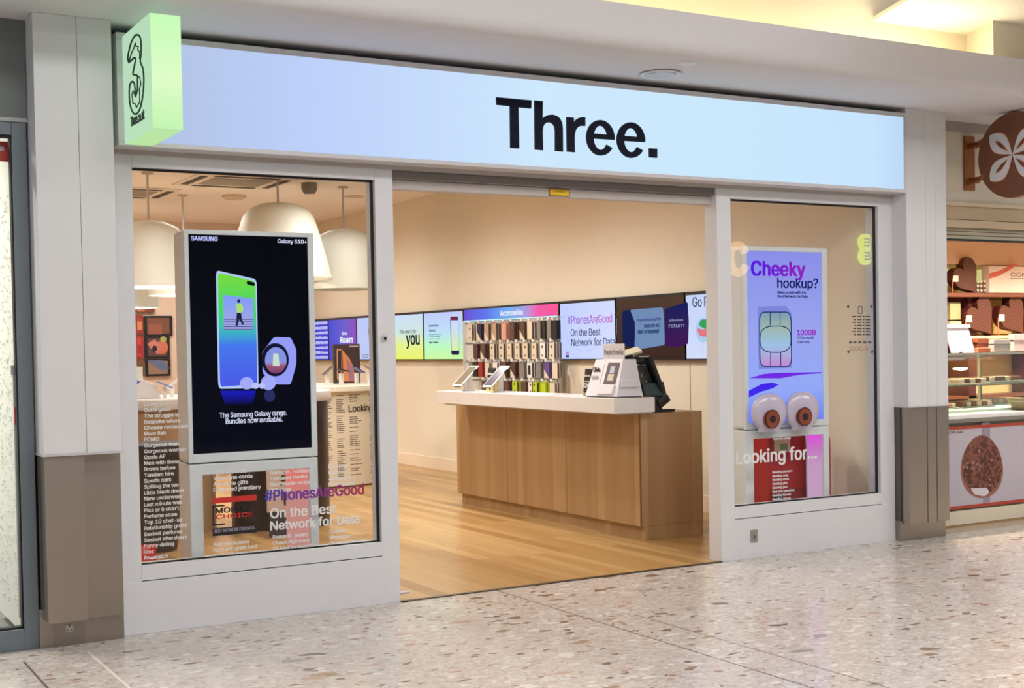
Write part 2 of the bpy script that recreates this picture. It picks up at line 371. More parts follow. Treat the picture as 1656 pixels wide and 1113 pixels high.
# lamps lying in the trough
t = thing('cove_light', 'warm strip light hidden in the ceiling trough above the shopfront, long run', 'light', (-8, -.6, 3.27))
MB().box(-8, 6.2, -.64, -.56, 3.275, 3.31).build('tube', emis('warm_tube', (255, 232, 170), 11), t)
t = thing('cove_light', 'warm strip light hidden in the ceiling trough at the far right, brighter run', 'light', (6.3, -.6, 3.27))
MB().box(6.3, 7.5, -.64, -.56, 3.275, 3.31).build('tube', emis('warm_tube_bright', (255, 240, 200), 24), t)
# vent grille in the lowered panel
v = thing('ceiling_grille', 'white ceiling grille at the far upper right corner', 'vent', (8.0, -1.15, 3.70))
mb = MB()
for k in range(4): mb.box(7.86+k*.14, 7.88+k*.14, -1.22, -.95, 3.70, 3.729)
mb.box(7.84, 8.4, -.96, -.93, 3.70, 3.729); mb.box(7.84, 8.4, -1.24, -1.21, 3.70, 3.729)
mb.build('frame', mat('lowered_ceiling_panel', (238, 232, 220)), v)
# soffit fittings
sp = thing('ceiling_speaker', 'large round flush ceiling speaker over the sign', 'speaker', (4.98, -.37, 3.2))
MB().lathe([(.11, 0), (.125, -.004), (.13, -.012), (.12, -.016), (.1, -.01), (0, -.01)], (4.98, -.37, 3.2)).build('ring', WHITE, sp, smooth=True)
MB().cyl((4.98, -.37, 3.184), .1, .012).build('mesh_cover', mat('speaker_grey', (198, 200, 206)), sp, smooth=True)
d = MB().lathe([(0, -.012), (.045, -.012), (.055, -.006), (.057, 0)], (4.943, -.69, 3.2), 28).build('smoke_detector', WHITE, smooth=True)
tag(d, 'small white disc on the soffit above the big ceiling speaker', 'detector')

# ------------------------------------------------------------------ shopfront joinery
struct('wall_front', WHITE, (1.3, 7.4, .05, .16, 2.51, 3.39))           # bulkhead over the opening
struct('trim_3', mat('soffit_shadow_paint', (176, 168, 162), .6), (1.6, 7.38, -.02, .06, 2.555, 2.6))
def window(n, xs, xa, xb, xe, seam):
    e = bpy.data.objects.new('window_%d' % n, None); COL.objects.link(e); e.location = (xs, 0, 0); e['kind'] = 'structure'
    zt, zb = 2.49, .366
    fr = MB().box(xs, xa, 0, .13, 0, 2.56).box(xb, xe, 0, .13, 0, 2.56).box(xa, xb, 0, .13, zt, 2.56)
    a = fr.build('window_frame', WHITE, e, bevel=.002, kind='structure')
    MB().box(xa, xb, -.002, .13, .285, zb).build('window_sill', WHITE, e, bevel=.002, kind='structure')
    MB().box(xs+.001, xb+(.012 if n == 1 else .12), -.006, -.0005, 0, .281).build('kick_panel', WHITE, e, bevel=.002, kind='structure')
    MB().box(xs+.002, xe-.002, .02, .12, .004, .3).build('kick_core', mat('seam_grey', (120, 118, 118), .6), e, kind='structure')
    MB().box(xa, xb, .03, .045, zt-.012, zt).box(xb-.014, xb, .03, .045, zb, zt).box(xa, xb, .03, .045, zb, zb+.008).build('gasket', DARK, e, kind='structure')
    MB().box(xa, xb, .036, .042, zb, zt).build('pane', GLASS, e, kind='structure')
    return e
window(1, 1.662, 1.772, 3.175, 3.289, 0)
window(2, 5.71, 5.832, 7.225, 7.37, 0)
# barrel of the shutter lock, and the socket on the right kick panel
l = thing('shutter_key_switch', 'small round key lock in the white mullion left of the doorway', 'lock', (3.219, 0, 1.545))
MB().cyl((3.214, -.006, 1.562), .02, .006, 'y').build('plate', ALU, l, smooth=True)
MB().cyl((3.219, -.009, 1.562), .009, .003, 'y').build('keyhole', DARK, l)
s_ = thing('wall_socket', 'small grey metal outlet plate low on the right white kick panel', 'socket', (5.99, -.006, .12))
MB().box(5.962, 6.022, -.014, -.006, .115, .2).build('plate', mat('grey_plate', (168, 164, 160), .35, .5), s_, bevel=.002)
MB().cyl((5.992, -.018, .155), .008, .004, 'y').box(5.989, 5.995, -.017, -.014, .135, .155).build('key_slot', mat('brown_slot', (110, 84, 66)), s_)
b = thing('door_bolt', 'small chrome floor bolt inside the left edge of the doorway', 'bolt', (3.32, .03, 0))
MB().cyl((3.293, .04, .045), .008, .07, 'x').build('rod', ALU, b, smooth=True); MB().box(3.29, 3.297, .02, .06, .02, .07).build('bracket', ALU, b)
# roller shutter
t = thing('roller_shutter', 'grey metal roller shutter raised above the shop doorway', 'shutter', (4.5, .1, 2.42))
MB().box(3.289, 5.71, .05, .12, 2.448, 2.502).build('bottom_rail', mat('shutter_grey', (190, 182, 176), .5), t, bevel=.003)
MB().box(3.289, 5.71, .02, .13, 2.512, 2.553).build('housing', mat('shutter_dark', (120, 112, 108), .6), t)
k = thing('warning_sticker', 'yellow warning sticker on the bottom rail of the raised shutter', 'sticker', (4.477, .048, 2.45))
MB().box(4.4, 4.556, .046, .0495, 2.452, 2.5).build('border', mat('sticker_brown', (150, 92, 30)), k)
MB().box(4.408, 4.548, .0445, .0462, 2.458, 2.494).build('face', mat('sticker_yellow', (236, 196, 40)), k)
o = text('lettering', 'WARNING', mat('sticker_text', (120, 90, 30)), 'F', .0444, (4.43, 2.478), .09, .01, parent=k, t=.0008)

# ------------------------------------------------------------------ big lightbox sign
SY = -.15
sg = thing('shop_fascia_sign', 'wide glowing white lightbox sign reading Three. over the shop', 'sign', (4.5, SY, 2.575))
MB().box(1.668, 7.364, SY+.012, .0, 2.578, 3.16).build('box_body', mat('sign_case', (214, 212, 214), .4), sg, bevel=.002)
MB().box(1.668, 7.364, SY-.004, SY+.012, 2.578, 2.602).box(1.668, 7.364, SY-.004, SY+.012, 3.128, 3.16).box(1.668, 1.70, SY-.004, SY+.012, 2.602, 3.128).box(7.335, 7.364, SY-.004, SY+.012, 2.602, 3.128).build('rim', mat('sign_rim', (208, 206, 208), .4), sg, bevel=.002)
em = emis('lightbox_white', (176, 194, 224), 1.0, (190, 218, 248), 0, 1.7, 7.3, mid=[(.18, (188, 208, 250)), (.45, (206, 232, 253)), (.75, (202, 232, 252)), (.95, (200, 228, 254))])
for i, (a, b_) in enumerate(((1.70, 2.983), (2.987, 6.043), (6.047, 7.335))):
    MB().box(a, b_, SY, SY+.014, 2.602, 3.128).build('lit_face', em, sg)
ink = mat('sign_ink', (9, 13, 34), .65, spec=.2)
def cp(x, y): return (780+x/5.342, 130+y/5.342)
def letter(pts): return polypx([cp(x, y) for x, y in pts], SY-.001, .012).build('letter', ink, sg)
letter([(115, 147), (417, 175), (415, 245), (305, 234), (312, 590), (238, 585), (234, 224), (118, 213)])
letter([(446, 175), (515, 182), (513, 338), (530, 318), (560, 302), (598, 298), (635, 308), (664, 332), (682, 368), (688, 415), (690, 618), (625, 612), (624, 432), (618, 400), (602, 376), (575, 364), (547, 368), (526, 386), (516, 415), (514, 450), (518, 606), (450, 600)])
letter([(722, 320), (783, 325), (784, 372), (800, 345), (824, 328), (852, 320), (882, 323), (882, 396), (850, 394), (822, 404), (802, 428), (792, 465), (790, 520), (793, 623), (727, 617)])
for cx_, cy_ in ((1015, 490), (1278.5, 510)):
    N = 44; o_ = []; i_ = []
    for k in range(N+1):
        t_ = math.radians(4+(327-4)*k/N)
        o_.append((cx_+121*math.cos(t_), cy_-153*math.sin(t_)+.06*121*math.cos(t_)+8)); i_.append((cx_+61*math.cos(t_), cy_-104*math.sin(t_)+.06*61*math.cos(t_)+8))
    letter(o_+i_[::-1])
    polypx([cp(x, y) for x, y in [(cx_-70, cy_-30), (cx_+121, cy_-14), (cx_+121, cy_+25), (cx_-70, cy_+14)]], SY-.0012, .012).build('letter', ink, sg)
letter([(1435, 588), (1503, 592), (1503, 671), (1437, 665)])
# projecting green lightbox with the 3 logo
g = thing('projecting_sign', 'glowing green projecting box sign with a 3 logo on its side', 'sign', (1.77, -.42, 2.58))
gf = emis('green_lightbox_face', (196, 245, 178), 1.0, (200, 252, 184), 2, 2.58, 3.14, mid=[(.45, (222, 253, 200))])
MB().box(1.7, 1.852, -.69, -.155, 2.585, 3.14).build('lit_box', emis('green_lightbox_side', (190, 232, 192), .95, (186, 224, 188), 2, 2.58, 3.14), g, bevel=.004)
MB().box(1.703, 1.849, -.694, -.69, 2.588, 3.137).build('lit_front', gf, g)
MB().box(1.708, 1.844, -.686, -.16, 2.583, 2.5855).build('lit_underside', emis('green_under', (196, 240, 170), .9), g)
gx = 1.699
def gpt(u, v): p = PX(u, v, gx); return (p.y, p.z)
sc = lambda x, y: (180+x/4.452, 10+y/4.452)
outer = [(128,405),(122,370),(135,300),(155,240),(180,208),(205,215),(217,260),(218,330),(212,400),(230,450),(237,530),(230,640),(212,730),(185,775),(160,768),(140,720),(132,640),(136,570),(150,545),(165,550),(174,590),(176,650),(190,600),(192,540),(188,500),(160,492),(165,450),(178,380),(160,378),(145,392),(128,405)]
inner1 = [(128,400),(150,330),(165,300),(175,265),(180,290),(198,290),(192,315),(206,330),(205,380)]
inner2 = [(188,500),(207,515),(215,560),(204,600),(207,690),(183,730),(176,705),(158,700),(150,640),(158,610),(176,650)]
def smooth(P, n=4):
    out = []
    for i in range(len(P)-1):
        p0, p1, p2, p3 = P[max(i-1, 0)], P[i], P[i+1], P[min(i+2, len(P)-1)]
        for j in range(n):
            t = j/n; out.append(tuple(.5*(2*b+(c-a)*t+(2*a-5*b+4*c-d)*t*t+(3*b-a-3*c+d)*t**3) for a, b, c, d in zip(p0, p1, p2, p3)))
    return out+[P[-1]]
outer = smooth(outer)
lg = mat('logo_dark_green', (24, 62, 50), .5)
mb = MB()
for ln, rr in ((outer, .0055), (inner1, .0038), (inner2, .0038)):
    mb.tube([(gx-.001, *gpt(*sc(x, y))) for x, y in ln], rr, 6)
mb.build('logo', lg, g)
a = PX(212, 206, gx)
text('lettering', 'Three.co.uk', lg, 'W', gx-.0002, (a.y, a.z), .27, .05, parent=g, bold=.03, t=.002)

# ------------------------------------------------------------------ columns
def column_left():
    c = bpy.data.objects.new('wall_pier_left', None); COL.objects.link(c); c.location = (1.45, -.05, 0); c['kind'] = 'structure'
    MB().box(1.235, 1.66, -.05, .1, 0, .2).build('plinth', STEEL, c, kind='structure')
    MB().box(1.30, 1.46, -.052, -.049, .0, .135).build('access_plate', steelmat('brushed_steel_plate', (166, 156, 146)), c, kind='structure')
    MB().box(1.245, 1.66, -.05, .1, .2, 1.0).build('core', STEELD, c, kind='structure')
    MB().box(1.252, 1.448, -.2, -.05, .15, .99).build('steel_panel', STEEL, c, bevel=.002, kind='structure')
    MB().box(1.462, 1.652, -.09, -.05, .135, .99).build('steel_panel', STEEL, c, bevel=.002, kind='structure')
    MB().box(1.245, 1.455, -.22, .02, 1.0, 3.2).build('white_cladding', COLW, c, bevel=.003, kind='structure')
    MB().box(1.4565, 1.628, -.22, .02, 1.0, 3.2).build('white_cladding', COLW, c, bevel=.003, kind='structure')
    MB().box(1.24, 1.634, -.225, -.0, .992, 1.004).build('drip_rail', ALU, c, kind='structure')
    MB().box(1.634, 1.664, -.04, .1, 0, 3.2).build('side_return', WHITE, c, kind='structure')
column_left()
q = thing('floor_socket', 'white three pin outlet in the steel plinth of the left pier', 'socket', (1.39, -.054, .06))
MB().box(1.362, 1.40, -.058, -.052, .07, .108).build('plate', mat('socket_metal', (206, 198, 188), .3, .5), q, bevel=.003)
MB().box(1.379, 1.383, -.0595, -.058, .094, .104).box(1.367, 1.373, -.0595, -.058, .078, .083).box(1.389, 1.395, -.0595, -.058, .078, .083).build('pin_holes', DARK, q)
def column_right():
    c = bpy.data.objects.new('wall_pier_right', None); COL.objects.link(c); c.location = (7.6, -.05, 0); c['kind'] = 'structure'
    MB().box(7.37, 7.835, -.06, .2, 0, .15).build('plinth', STEEL, c, kind='structure')
    MB().box(7.372, 7.8, -.05, .2, .15, 1.0).build('core', STEELD, c, kind='structure')
    MB().box(7.385, 7.575, -.125, -.05, .13, 1.0).build('steel_panel', STEEL, c, bevel=.002, kind='structure')
    MB().box(7.582, 7.675, -.125, -.05, .13, 1.0).build('steel_panel', STEEL, c, bevel=.002, kind='structure')
    MB().box(7.682, 7.81, -.125, .2, .13, 1.0).build('steel_panel', STEEL, c, bevel=.002, kind='structure')
    for a, b_ in ((7.37, 7.57), (7.5715, 7.67), (7.6715, 7.79)):
        MB().box(a, b_, -.14, .2, 1.004, 3.2).build('white_cladding', COLW, c, bevel=.003, kind='structure')
    MB().box(7.366, 7.794, -.144, 0, .998, 1.006).build('drip_rail', ALU, c, kind='structure')
column_right()

# ================================================================== LEFT NEIGHBOUR
GREYF = mat('blue_grey_frame', (112, 122, 128), .5)
n = bpy.data.objects.new('window_3', None); COL.objects.link(n); n.location = (0, -.03, 0); n['kind'] = 'structure'
MB().box(1.165, 1.236, -.035, .06, 0, 2.68).box(-1.5, 1.165, -.035, .06, 0, .108).box(-1.5, 1.165, -.035, .06, 2.615, 2.68).build('window_frame', GREYF, n, bevel=.003, kind='structure')
MB().box(1.157, 1.165, -.02, .03, .108, 2.615).box(-1.5, 1.165, -.02, .03, .108, .118).box(-1.5, 1.165, -.02, .03, 2.605, 2.615).build('gasket', DARK, n, kind='structure')
MB().box(-1.5, 1.16, 0, .008, .11, 2.61).build('pane', GLASS, n, kind='structure')
struct('trim_4', mat('pale_grey_strip', (170, 174, 172)), (-1.5, 1.243, -.04, .02, 2.682, 2.702))
struct('wall_left_shop', mat('slate_grey_panel', (112, 118, 116), .6), (-1.5, 1.242, -.03, .06, 2.70, 3.2))
struct('wall_left_shop', mat('bright_white_wall', (240, 240, 226), .7), (1.225, 1.249, .06, 4, 0, 3.2))
struct('wall_left_shop', mat('bright_white_wall', (240, 240, 226), .7), (-3, 1.25, 4, 4.1, 0, 3.2))
struct('ceiling', PLASTER, (-3, 1.25, 0, 4, 3.1, 3.2))
for (x, y) in ((.3, .9), (.3, 2.2), (-.8, 1.5)):
    lamp('SPOT', 'left_shop_downlight', (x, y, 3.08), 190, (1, .97, .88), spot_size=math.radians(160), spot_blend=.7, shadow_soft_size=.1)
cw = thing('display_wall_panel', 'white display panel studded with tiny crystals in the left shop', 'panel', (1.19, .5, 0))
MB().box(1.185, 1.224, .12, .9, .05, 2.6).build('board', mat('crystal_board', (236, 236, 224), .4), cw)
mb = MB(); random.seed(3)
for k in range(520):
    y = .12+random.random()*.7; z = .15+random.random()*2.2
    mb.box(1.178, 1.186, y, y+.009, z, z+.009)
o = mb.build('crystals', mat('crystal_bright', (255, 255, 250), .05, .6), cw); o['kind'] = 'stuff'
r = thing('hanging_sale_sign', 'red rounded hanging sign at the top of the left shop window', 'sign', (1.1, .12, 2.4))
a = PY(0, 230, .08); b_ = PY(19, 262, .08)
MB().box(a.x-.2, b_.x, .075, .09, b_.z, a.z+.005).build('board', mat('sale_red', (206, 62, 54), .5), r, bevel=.012)
textpx('lettering', 'e', VINYL, .073, -2, 244, 9, 8, parent=r, bold=.03)
r = thing('red_tag', 'small red security tag on the frame edge of the left shop window', 'tag', (1.12, .05, 1.0))
a = PY(22, 658, .04); b_ = PY(31, 686, .04)
MB().box(a.x, b_.x, .02, .045, b_.z, a.z).build('body', mat('tag_red', (190, 44, 50), .4), r, bevel=.004)
MB().box(a.x+.006, b_.x-.006, .014, .02, b_.z+.025, a.z-.03).build('label_strip', mat('tag_dark', (120, 24, 30)), r)
r = thing('door_handle_rail', 'white vertical closing strip beside the red tag in the left shop', 'rail', (1.13, .06, .2))
a = PY(20, 600, .05); b_ = PY(30, 995, .05)
MB().box(a.x, a.x+.03, .05, .07, .15, a.z).build('strip', mat('strip_white', (226, 228, 222)), r, bevel=.003)
MB().box(a.x-.01, a.x+.035, .035, .05, a.z-.02, a.z+.03).build('catch', ALU, r, bevel=.003)
# ================================================================== WINDOW DISPLAYS
def kiosk(label, x0, x1, y0, y1, sx0, sx1, sz0, sz1, pink, lz=0.0):
    """portrait screen on an open frame stand"""
    t = thing('digital_display', label, 'display', ((x0+x1)/2, y0, 0), 'portrait screens in the two windows')
    z0, z1 = .86, 2.187
    sh = MB().box(x0, x1, y0+.012, y1, z0+.02, z1).build('housing', KIOSK, t, bevel=.02)
    MB().box(x0, sx0, y0, y0+.02, z0+.02, z1).box(sx1, x1, y0, y0+.02, z0+.02, z1).box(sx0, sx1, y0, y0+.02, sz1, z1).box(sx0, sx1, y0, y0+.02, z0+.02, sz0).build('bezel', KIOSK, t, bevel=.002)
    MB().prism([(x0, .03), (x0+.075, .03), (x0+.075, z0-.05), (x1-.055, z0-.05), (x1-.055, .03), (x1, .03), (x1, z0+.012), (x0, z0+.012)], 'y', y0, y1).build('stand_frame', KIOSK, t, bevel=.006)
    MB().box(x0, x1, y0-.0, y1+.05, 0, .03).build('base_plate', KIOSK, t, bevel=.004)
    MB().box(x1-.19, x1-.055, y0+.02, y0+.035, .03, z0-.05).build('lit_side_panel', pink, t)
    return t
L_Y = .2
kl = kiosk('portrait display with the dark phone advert in the left window', 2.10, 2.865, L_Y, .42, 2.125, 2.83, .93, 2.162, emis('coral_acrylic', (205, 140, 132), .8, (250, 120, 112), 2, .0, .8, mid=[(.78, (214, 150, 142))]))
kr = kiosk('portrait display with the Cheeky hookup advert in the right window', 6.105, 6.905, L_Y, .40, 6.14, 6.852, .925, 2.155, emis('pink_acrylic', (206, 168, 200), .85, (236, 90, 230), 2, .0, .8, mid=[(.72, (210, 166, 206)), (.88, (214, 130, 208))]))
yl = L_Y+.001
MB().box(2.126, 2.829, yl+.004, yl+.012, .931, 2.161).build('screen', emis('advert_black', (4, 6, 20), 1, (2, 4, 12), 2, .95, 2.15), kl)
def e2(n, c, s=1.0): return emis(n, c, s)
W1 = e2('screen_white', (225, 230, 255)); PALE = e2('screen_pale_lilac', (150, 158, 250))
yy = yl+.003
textpx('lettering', 'SAMSUNG', e2('screen_lilac_text', (190, 196, 255)), yy, 309, 389, 43, 7.5, parent=kl, bold=.02)
textpx('lettering', 'Galaxy S10+', W1, yy, 449, 395.5, 47, 9, parent=kl, bold=.006)
textpx('lettering', 'The Samsung Galaxy range.', W1, yy, 355, 678.5, 109, 11, parent=kl, bold=.004)
textpx('lettering', 'Bundles now available.', W1, yy, 365, 686, 92, 9, parent=kl, bold=.004)
def rr(pts, n=4, r=.18):
    """round the corners of an outline given in pixels"""
    out = []; k = len(pts)
    for i in range(k):
        p0, p, p2 = Vector(pts[i-1]), Vector(pts[i]), Vector(pts[(i+1) % k]); a = p+(p0-p)*r; b = p+(p2-p)*r
        for j in range(n+1): t = j/n; out.append(tuple(a*(1-t)**2+p*2*t*(1-t)+b*t*t))
    return out
def ell(cx, cy, rx, ry, n=28, k=0): return [(cx+rx*math.cos(2*PI*i/n), cy+ry*math.sin(2*PI*i/n)+k*rx*math.cos(2*PI*i/n)) for i in range(n)]
polypx(rr([(349, 437), (415, 452), (418, 628), (353, 629)], r=.07), yy, .001).build('phone_edge_picture', e2('phone_edge', (180, 205, 250)), kl)
polypx(rr([(352, 441), (413, 455), (416, 621), (356, 626)], r=.06), yy-.001, .001).build('phone_picture', emis('phone_grad', (76, 92, 235), 1, (120, 222, 60), 2, PY(380, 620, .2).z, PY(380, 445, .2).z, mid=[(.35, (70, 120, 240)), (.5, (60, 190, 190)), (.62, (60, 215, 120)), (.8, (90, 220, 90))]), kl)
polypx([(361, 477), (410, 483), (410, 534), (362, 534)], yy-.002, .001).build('album_picture', emis('album_grad', (170, 170, 225), 1, (130, 160, 250), 2, PY(380, 534, .2).z, PY(380, 480, .2).z), kl)
mb = MB()
for k in range(5): mb2 = polypx([(362, 516+k*4), (410, 516+k*4), (410, 517.2+k*4), (362, 517.2+k*4)], yy-.003, .001); mb.add(mb2.v, mb2.f)
mb.build('steps_picture', e2('steps_dark', (70, 80, 150)), kl)
polypx(ell(386, 487, 2.4, 3), yy-.003, .001).build('figure_head_picture', e2('fig_dark', (30, 30, 60)), kl)
polypx([(382, 491), (391, 491), (394, 502), (391, 505), (390, 506), (383, 506)], yy-.003, .001).build('figure_shirt_picture', e2('fig_lime', (170, 225, 120)), kl)
polypx([(383, 506), (390, 506), (391, 516), (395, 525), (392, 526), (387, 517), (384, 528), (381, 527)], yy-.003, .001).build('figure_legs_picture', e2('fig_dark', (30, 30, 60)), kl)
polypx(rr([(399, 454), (412, 457), (412, 463), (399, 460)], r=.3), yy-.003, .001).build('camera_hole_picture', e2('fig_black', (6, 8, 16)), kl)
polypx(rr([(443, 545), (470, 546), (479, 565), (479, 590), (470, 622), (447, 622), (425, 605), (424, 570)], r=.15), yy, .001).build('watch_body_picture', PALE, kl)
polypx(ell(445, 582, 22, 27), yy-.001, .001).build('watch_rim_picture', e2('watch_rim', (16, 18, 44)), kl)
polypx(ell(446, 583, 17.5, 21.5), yy-.002, .001).build('watch_face_picture', emis('watch_face', (120, 60, 110), 1, (130, 150, 230), 2, PY(446, 604, .2).z, PY(446, 562, .2).z, mid=[(.3, (160, 90, 120)), (.42, (140, 150, 225))]), kl)
polypx([(442, 572), (450, 572), (452, 592), (441, 592)], yy-.003, .001).build('watch_figure_picture', e2('fig_pale', (205, 225, 205)), kl)
for nm, (cx, cy, rx, ry) in {'a': (399, 620, 11, 10), 'b': (413, 624, 6, 5), 'c': (434, 619, 12, 12), 'd': (424, 624, 5, 5)}.items():
    polypx(ell(cx, cy, rx, ry), yy-.002-(.001 if nm in 'bd' else 0), .001).build('earbud_picture', e2('earbud'+('1' if nm in 'ac' else '2'), (165, 172, 252) if nm in 'ac' else (190, 196, 255)), kl)
polypx([(356, 632), (414, 632), (408, 655), (364, 655)], yy, .0006).build('phone_reflection_picture', emis('refl_blue', (6, 8, 40), 1, (24, 26, 190), 2, PY(380, 655, .2).z, PY(380, 632, .2).z), kl)
polypx(ell(436, 640, 9, 10), yy, .0006).build('earbud_reflection_picture', e2('refl_dim', (40, 44, 96)), kl)
# right display: Cheeky hookup
MB().box(6.141, 6.851, yl+.004, yl+.012, .926, 2.154).build('screen', emis('advert_lilac', (108, 132, 250), 1, (140, 146, 236), 2, .93, 2.15, mid=[(.18, (150, 172, 252)), (.5, (158, 168, 244))]), kr)
gr = emis('cheeky_grad', (84, 20, 226), 1, (150, 34, 190), 0, 6.2, 6.7)
NAVY = e2('screen_navy', (14, 26, 96))
textpx('lettering', 'Cheeky', gr, yy, 1214.5, 452.5, 88, 31, parent=kr, bold=.025)
textpx('lettering', 'hookup?', NAVY, yy, 1257, 470, 66, 20.5, parent=kr, bold=.012)
textpx('lettering', 'Make a date with the', NAVY, yy, 1257.5, 475, 46, 4.6, parent=kr, bold=.01)
textpx('lettering', 'Best Network for Data.', NAVY, yy, 1257.5, 481.5, 50, 4.6, parent=kr, bold=.01)
textpx('lettering', '100GB', gr, yy, 1289, 542.5, 30, 9, parent=kr, bold=.02)
textpx('lettering', '£20 a month', NAVY, yy, 1289, 549, 27, 4.5, parent=kr)
textpx('lettering', 'SIM only', NAVY, yy, 1289, 556, 20, 4.5, parent=kr)
polypx([(1225, 496), (1271, 495), (1280, 507), (1280, 595), (1227, 597)], yy+.001, .001).build('card_picture', e2('card_lilac', (126, 136, 222)), kr)
def ring(pts, wd, y, t=.001):
    mb = MB(); P = [PY(u, v, y) for u, v in pts]
    for i in range(len(P)):
        a, b = P[i], P[(i+1) % len(P)]; d = (b-a); d.y = 0
        if d.length < 1e-6: continue
        d.normalize(); nrm = Vector((-d.z, 0, d.x))*wd/2
        mb.add([a+nrm-d*wd*.2, b+nrm+d*wd*.2, b-nrm+d*wd*.2, a-nrm-d*wd*.2]+[q-Vector((0, t, 0)) for q in (a+nrm-d*wd*.2, b+nrm+d*wd*.2, b-nrm+d*wd*.2, a-nrm-d*wd*.2)], [(0, 1, 2, 3), (7, 6, 5, 4), (0, 4, 5, 1), (1, 5, 6, 2), (2, 6, 7, 3), (3, 7, 4, 0)])
    return mb
chip = rr([(1228, 505), (1279, 505), (1280, 593), (1229, 593)], n=5, r=.17)
polypx(chip, yy, .001).build('chip_picture', emis('chip_grad', (196, 140, 214), 1, (126, 158, 180), 2, PY(1250, 593, .2).z, PY(1250, 505, .2).z, mid=[(.4, (160, 196, 232)), (.7, (160, 186, 176))]), kr)
DKB = e2('chip_line', (20, 50, 110))
ring(chip, .008, yy-.001).build('chip_outline_picture', DKB, kr)
lens = rr([(1229, 528), (1279, 527), (1279, 570), (1229, 570)], n=6, r=.42)
ring(lens, .007, yy-.001).build('chip_pad_picture', DKB, kr)
for u, v0, v1 in ((1245.5, 505, 527), (1261.5, 505, 528), (1246, 570, 593), (1262.5, 570, 593)):
    polypx([(u-.6, v0), (u+.6, v0), (u+.6, v1), (u-.6, v1)], yy-.001, .001).build('chip_line_picture', DKB, kr)
sw = lambda pts: [tuple(p) for p in pts]
polypx([(1211, 612), (1235, 605), (1260, 603), (1329, 602), (1329, 604), (1295, 606), (1262, 612), (1240, 612)], yy, .001).build('swoosh_picture', e2('swoosh_violet', (116, 40, 232)), kr)
polypx([(1211, 632), (1232, 621), (1250, 619), (1259, 622), (1250, 628), (1230, 634), (1211, 643)], yy, .001).build('swoosh_picture', e2('swoosh_blue', (64, 40, 240)), kr)
# the two eyeballs stuck on the display
for (cx, lab, iu, iv) in ((1243, 'large white eyeball prop, left one on the Cheeky hookup display', 1248.5, 678), (1296.5, 'large white eyeball prop, right one on the Cheeky hookup display', 1301, 674)):
    top = PY(cx, 636 if cx < 1270 else 633, .14); bot = PY(cx, 698 if cx < 1270 else 695, .14)
    cz = (top.z+bot.z)/2; r_ = .155; rz_ = .5*(top.z-bot.z)
    e = thing('eyeball_prop', lab, 'decoration', (top.x, .14, bot.z), 'eyeball props on the right display')
    prof = [(0, top.z-bot.z)]
    for k in range(1, 17):
        a = PI*k/20; prof.append((r_*math.sin(a)**.8, (top.z-bot.z)*(.5+.5*math.cos(a))))
    prof = [(r, z) for r, z in prof if z > .0]; prof += [(prof[-1][0]*.97, 0), (0, 0)]
    MB().lathe(prof, (top.x, .14, bot.z), 40, .38).build('eyeball', mat('eyeball_white', (206, 196, 214), .25, coat=.4), e, smooth=True)
    ip = PY(iu, iv, .075)
    MB().cyl((ip.x, .072, ip.z), .066, .02, 'y', 32).build('iris', mat('iris_brown', (146, 70, 48), .4), e, smooth=True)
    MB().cyl((ip.x, .069, ip.z), .068, .004, 'y', 32).build('iris_rim', mat('iris_rim_brown', (66, 28, 24), .4), e, smooth=True)
    MB().cyl((ip.x, .0655, ip.z), .06, .0045, 'y', 32).build('iris_ring', mat('iris_brown', (146, 70, 48), .4), e, smooth=True)
    MB().cyl((ip.x, .062, ip.z), .026, .005, 'y', 28).build('pupil', mat('pupil_dark', (44, 30, 42), .3), e, smooth=True)
# red cabinet behind the right stand
rc = thing('red_cabinet', 'red cabinet with pasted papers behind the right window display stand', 'cabinet', (6.75, .5, 0))
RED = mat('cabinet_red', (176, 28, 26), .45)
a = PY(1247, 712, .4); b_ = PY(1348, 712, .4)
mb = MB(); x0, x1, zt = a.x, b_.x, .84
mb.prism(rr([(x0, .04), (x0, zt), (x1, zt-.05), (x1, .04)], 4, .08), 'y', .43, .66); mb.build('body', RED, rc, bevel=.01)
MB().box(x0+.02, x1-.02, .42, .43, .08, .4).build('lower_panel', mat('cabinet_dark_red', (150, 30, 30), .5), rc, bevel=.003)
MB().box(x0+.05, x0+.2, .415, .43, .68, .78).build('paper', mat('paper_cream', (214, 200, 150)), rc)
MB().box(x0+.1, x0+.17, .41, .415, .69, .74).build('paper_print', mat('print_green', (120, 150, 80)), rc)
MB().box(x0+.03, x0+.12, .412, .42, .12, .36).build('slot_panel', DARK, rc)
rb = thing('red_bin', 'small red box with a white front label left of the red cabinet', 'box', (6.4, .62, 0))
a = PY(1229, 795, .7); b_ = PY(1244, 795, .7)
MB().box(a.x, b_.x, .7, .82, 0, .52).build('body', RED, rb, bevel=.006)
MB().box(a.x+.01, b_.x-.01, .692, .7, .0, .44).build('front_label', mat('label_pinkish', (206, 186, 196)), rb)
MB().box(a.x-.01, b_.x, .705, .815, .52, .55).build('lid', mat('lid_dark_green', (60, 70, 50)), rb, bevel=.006)
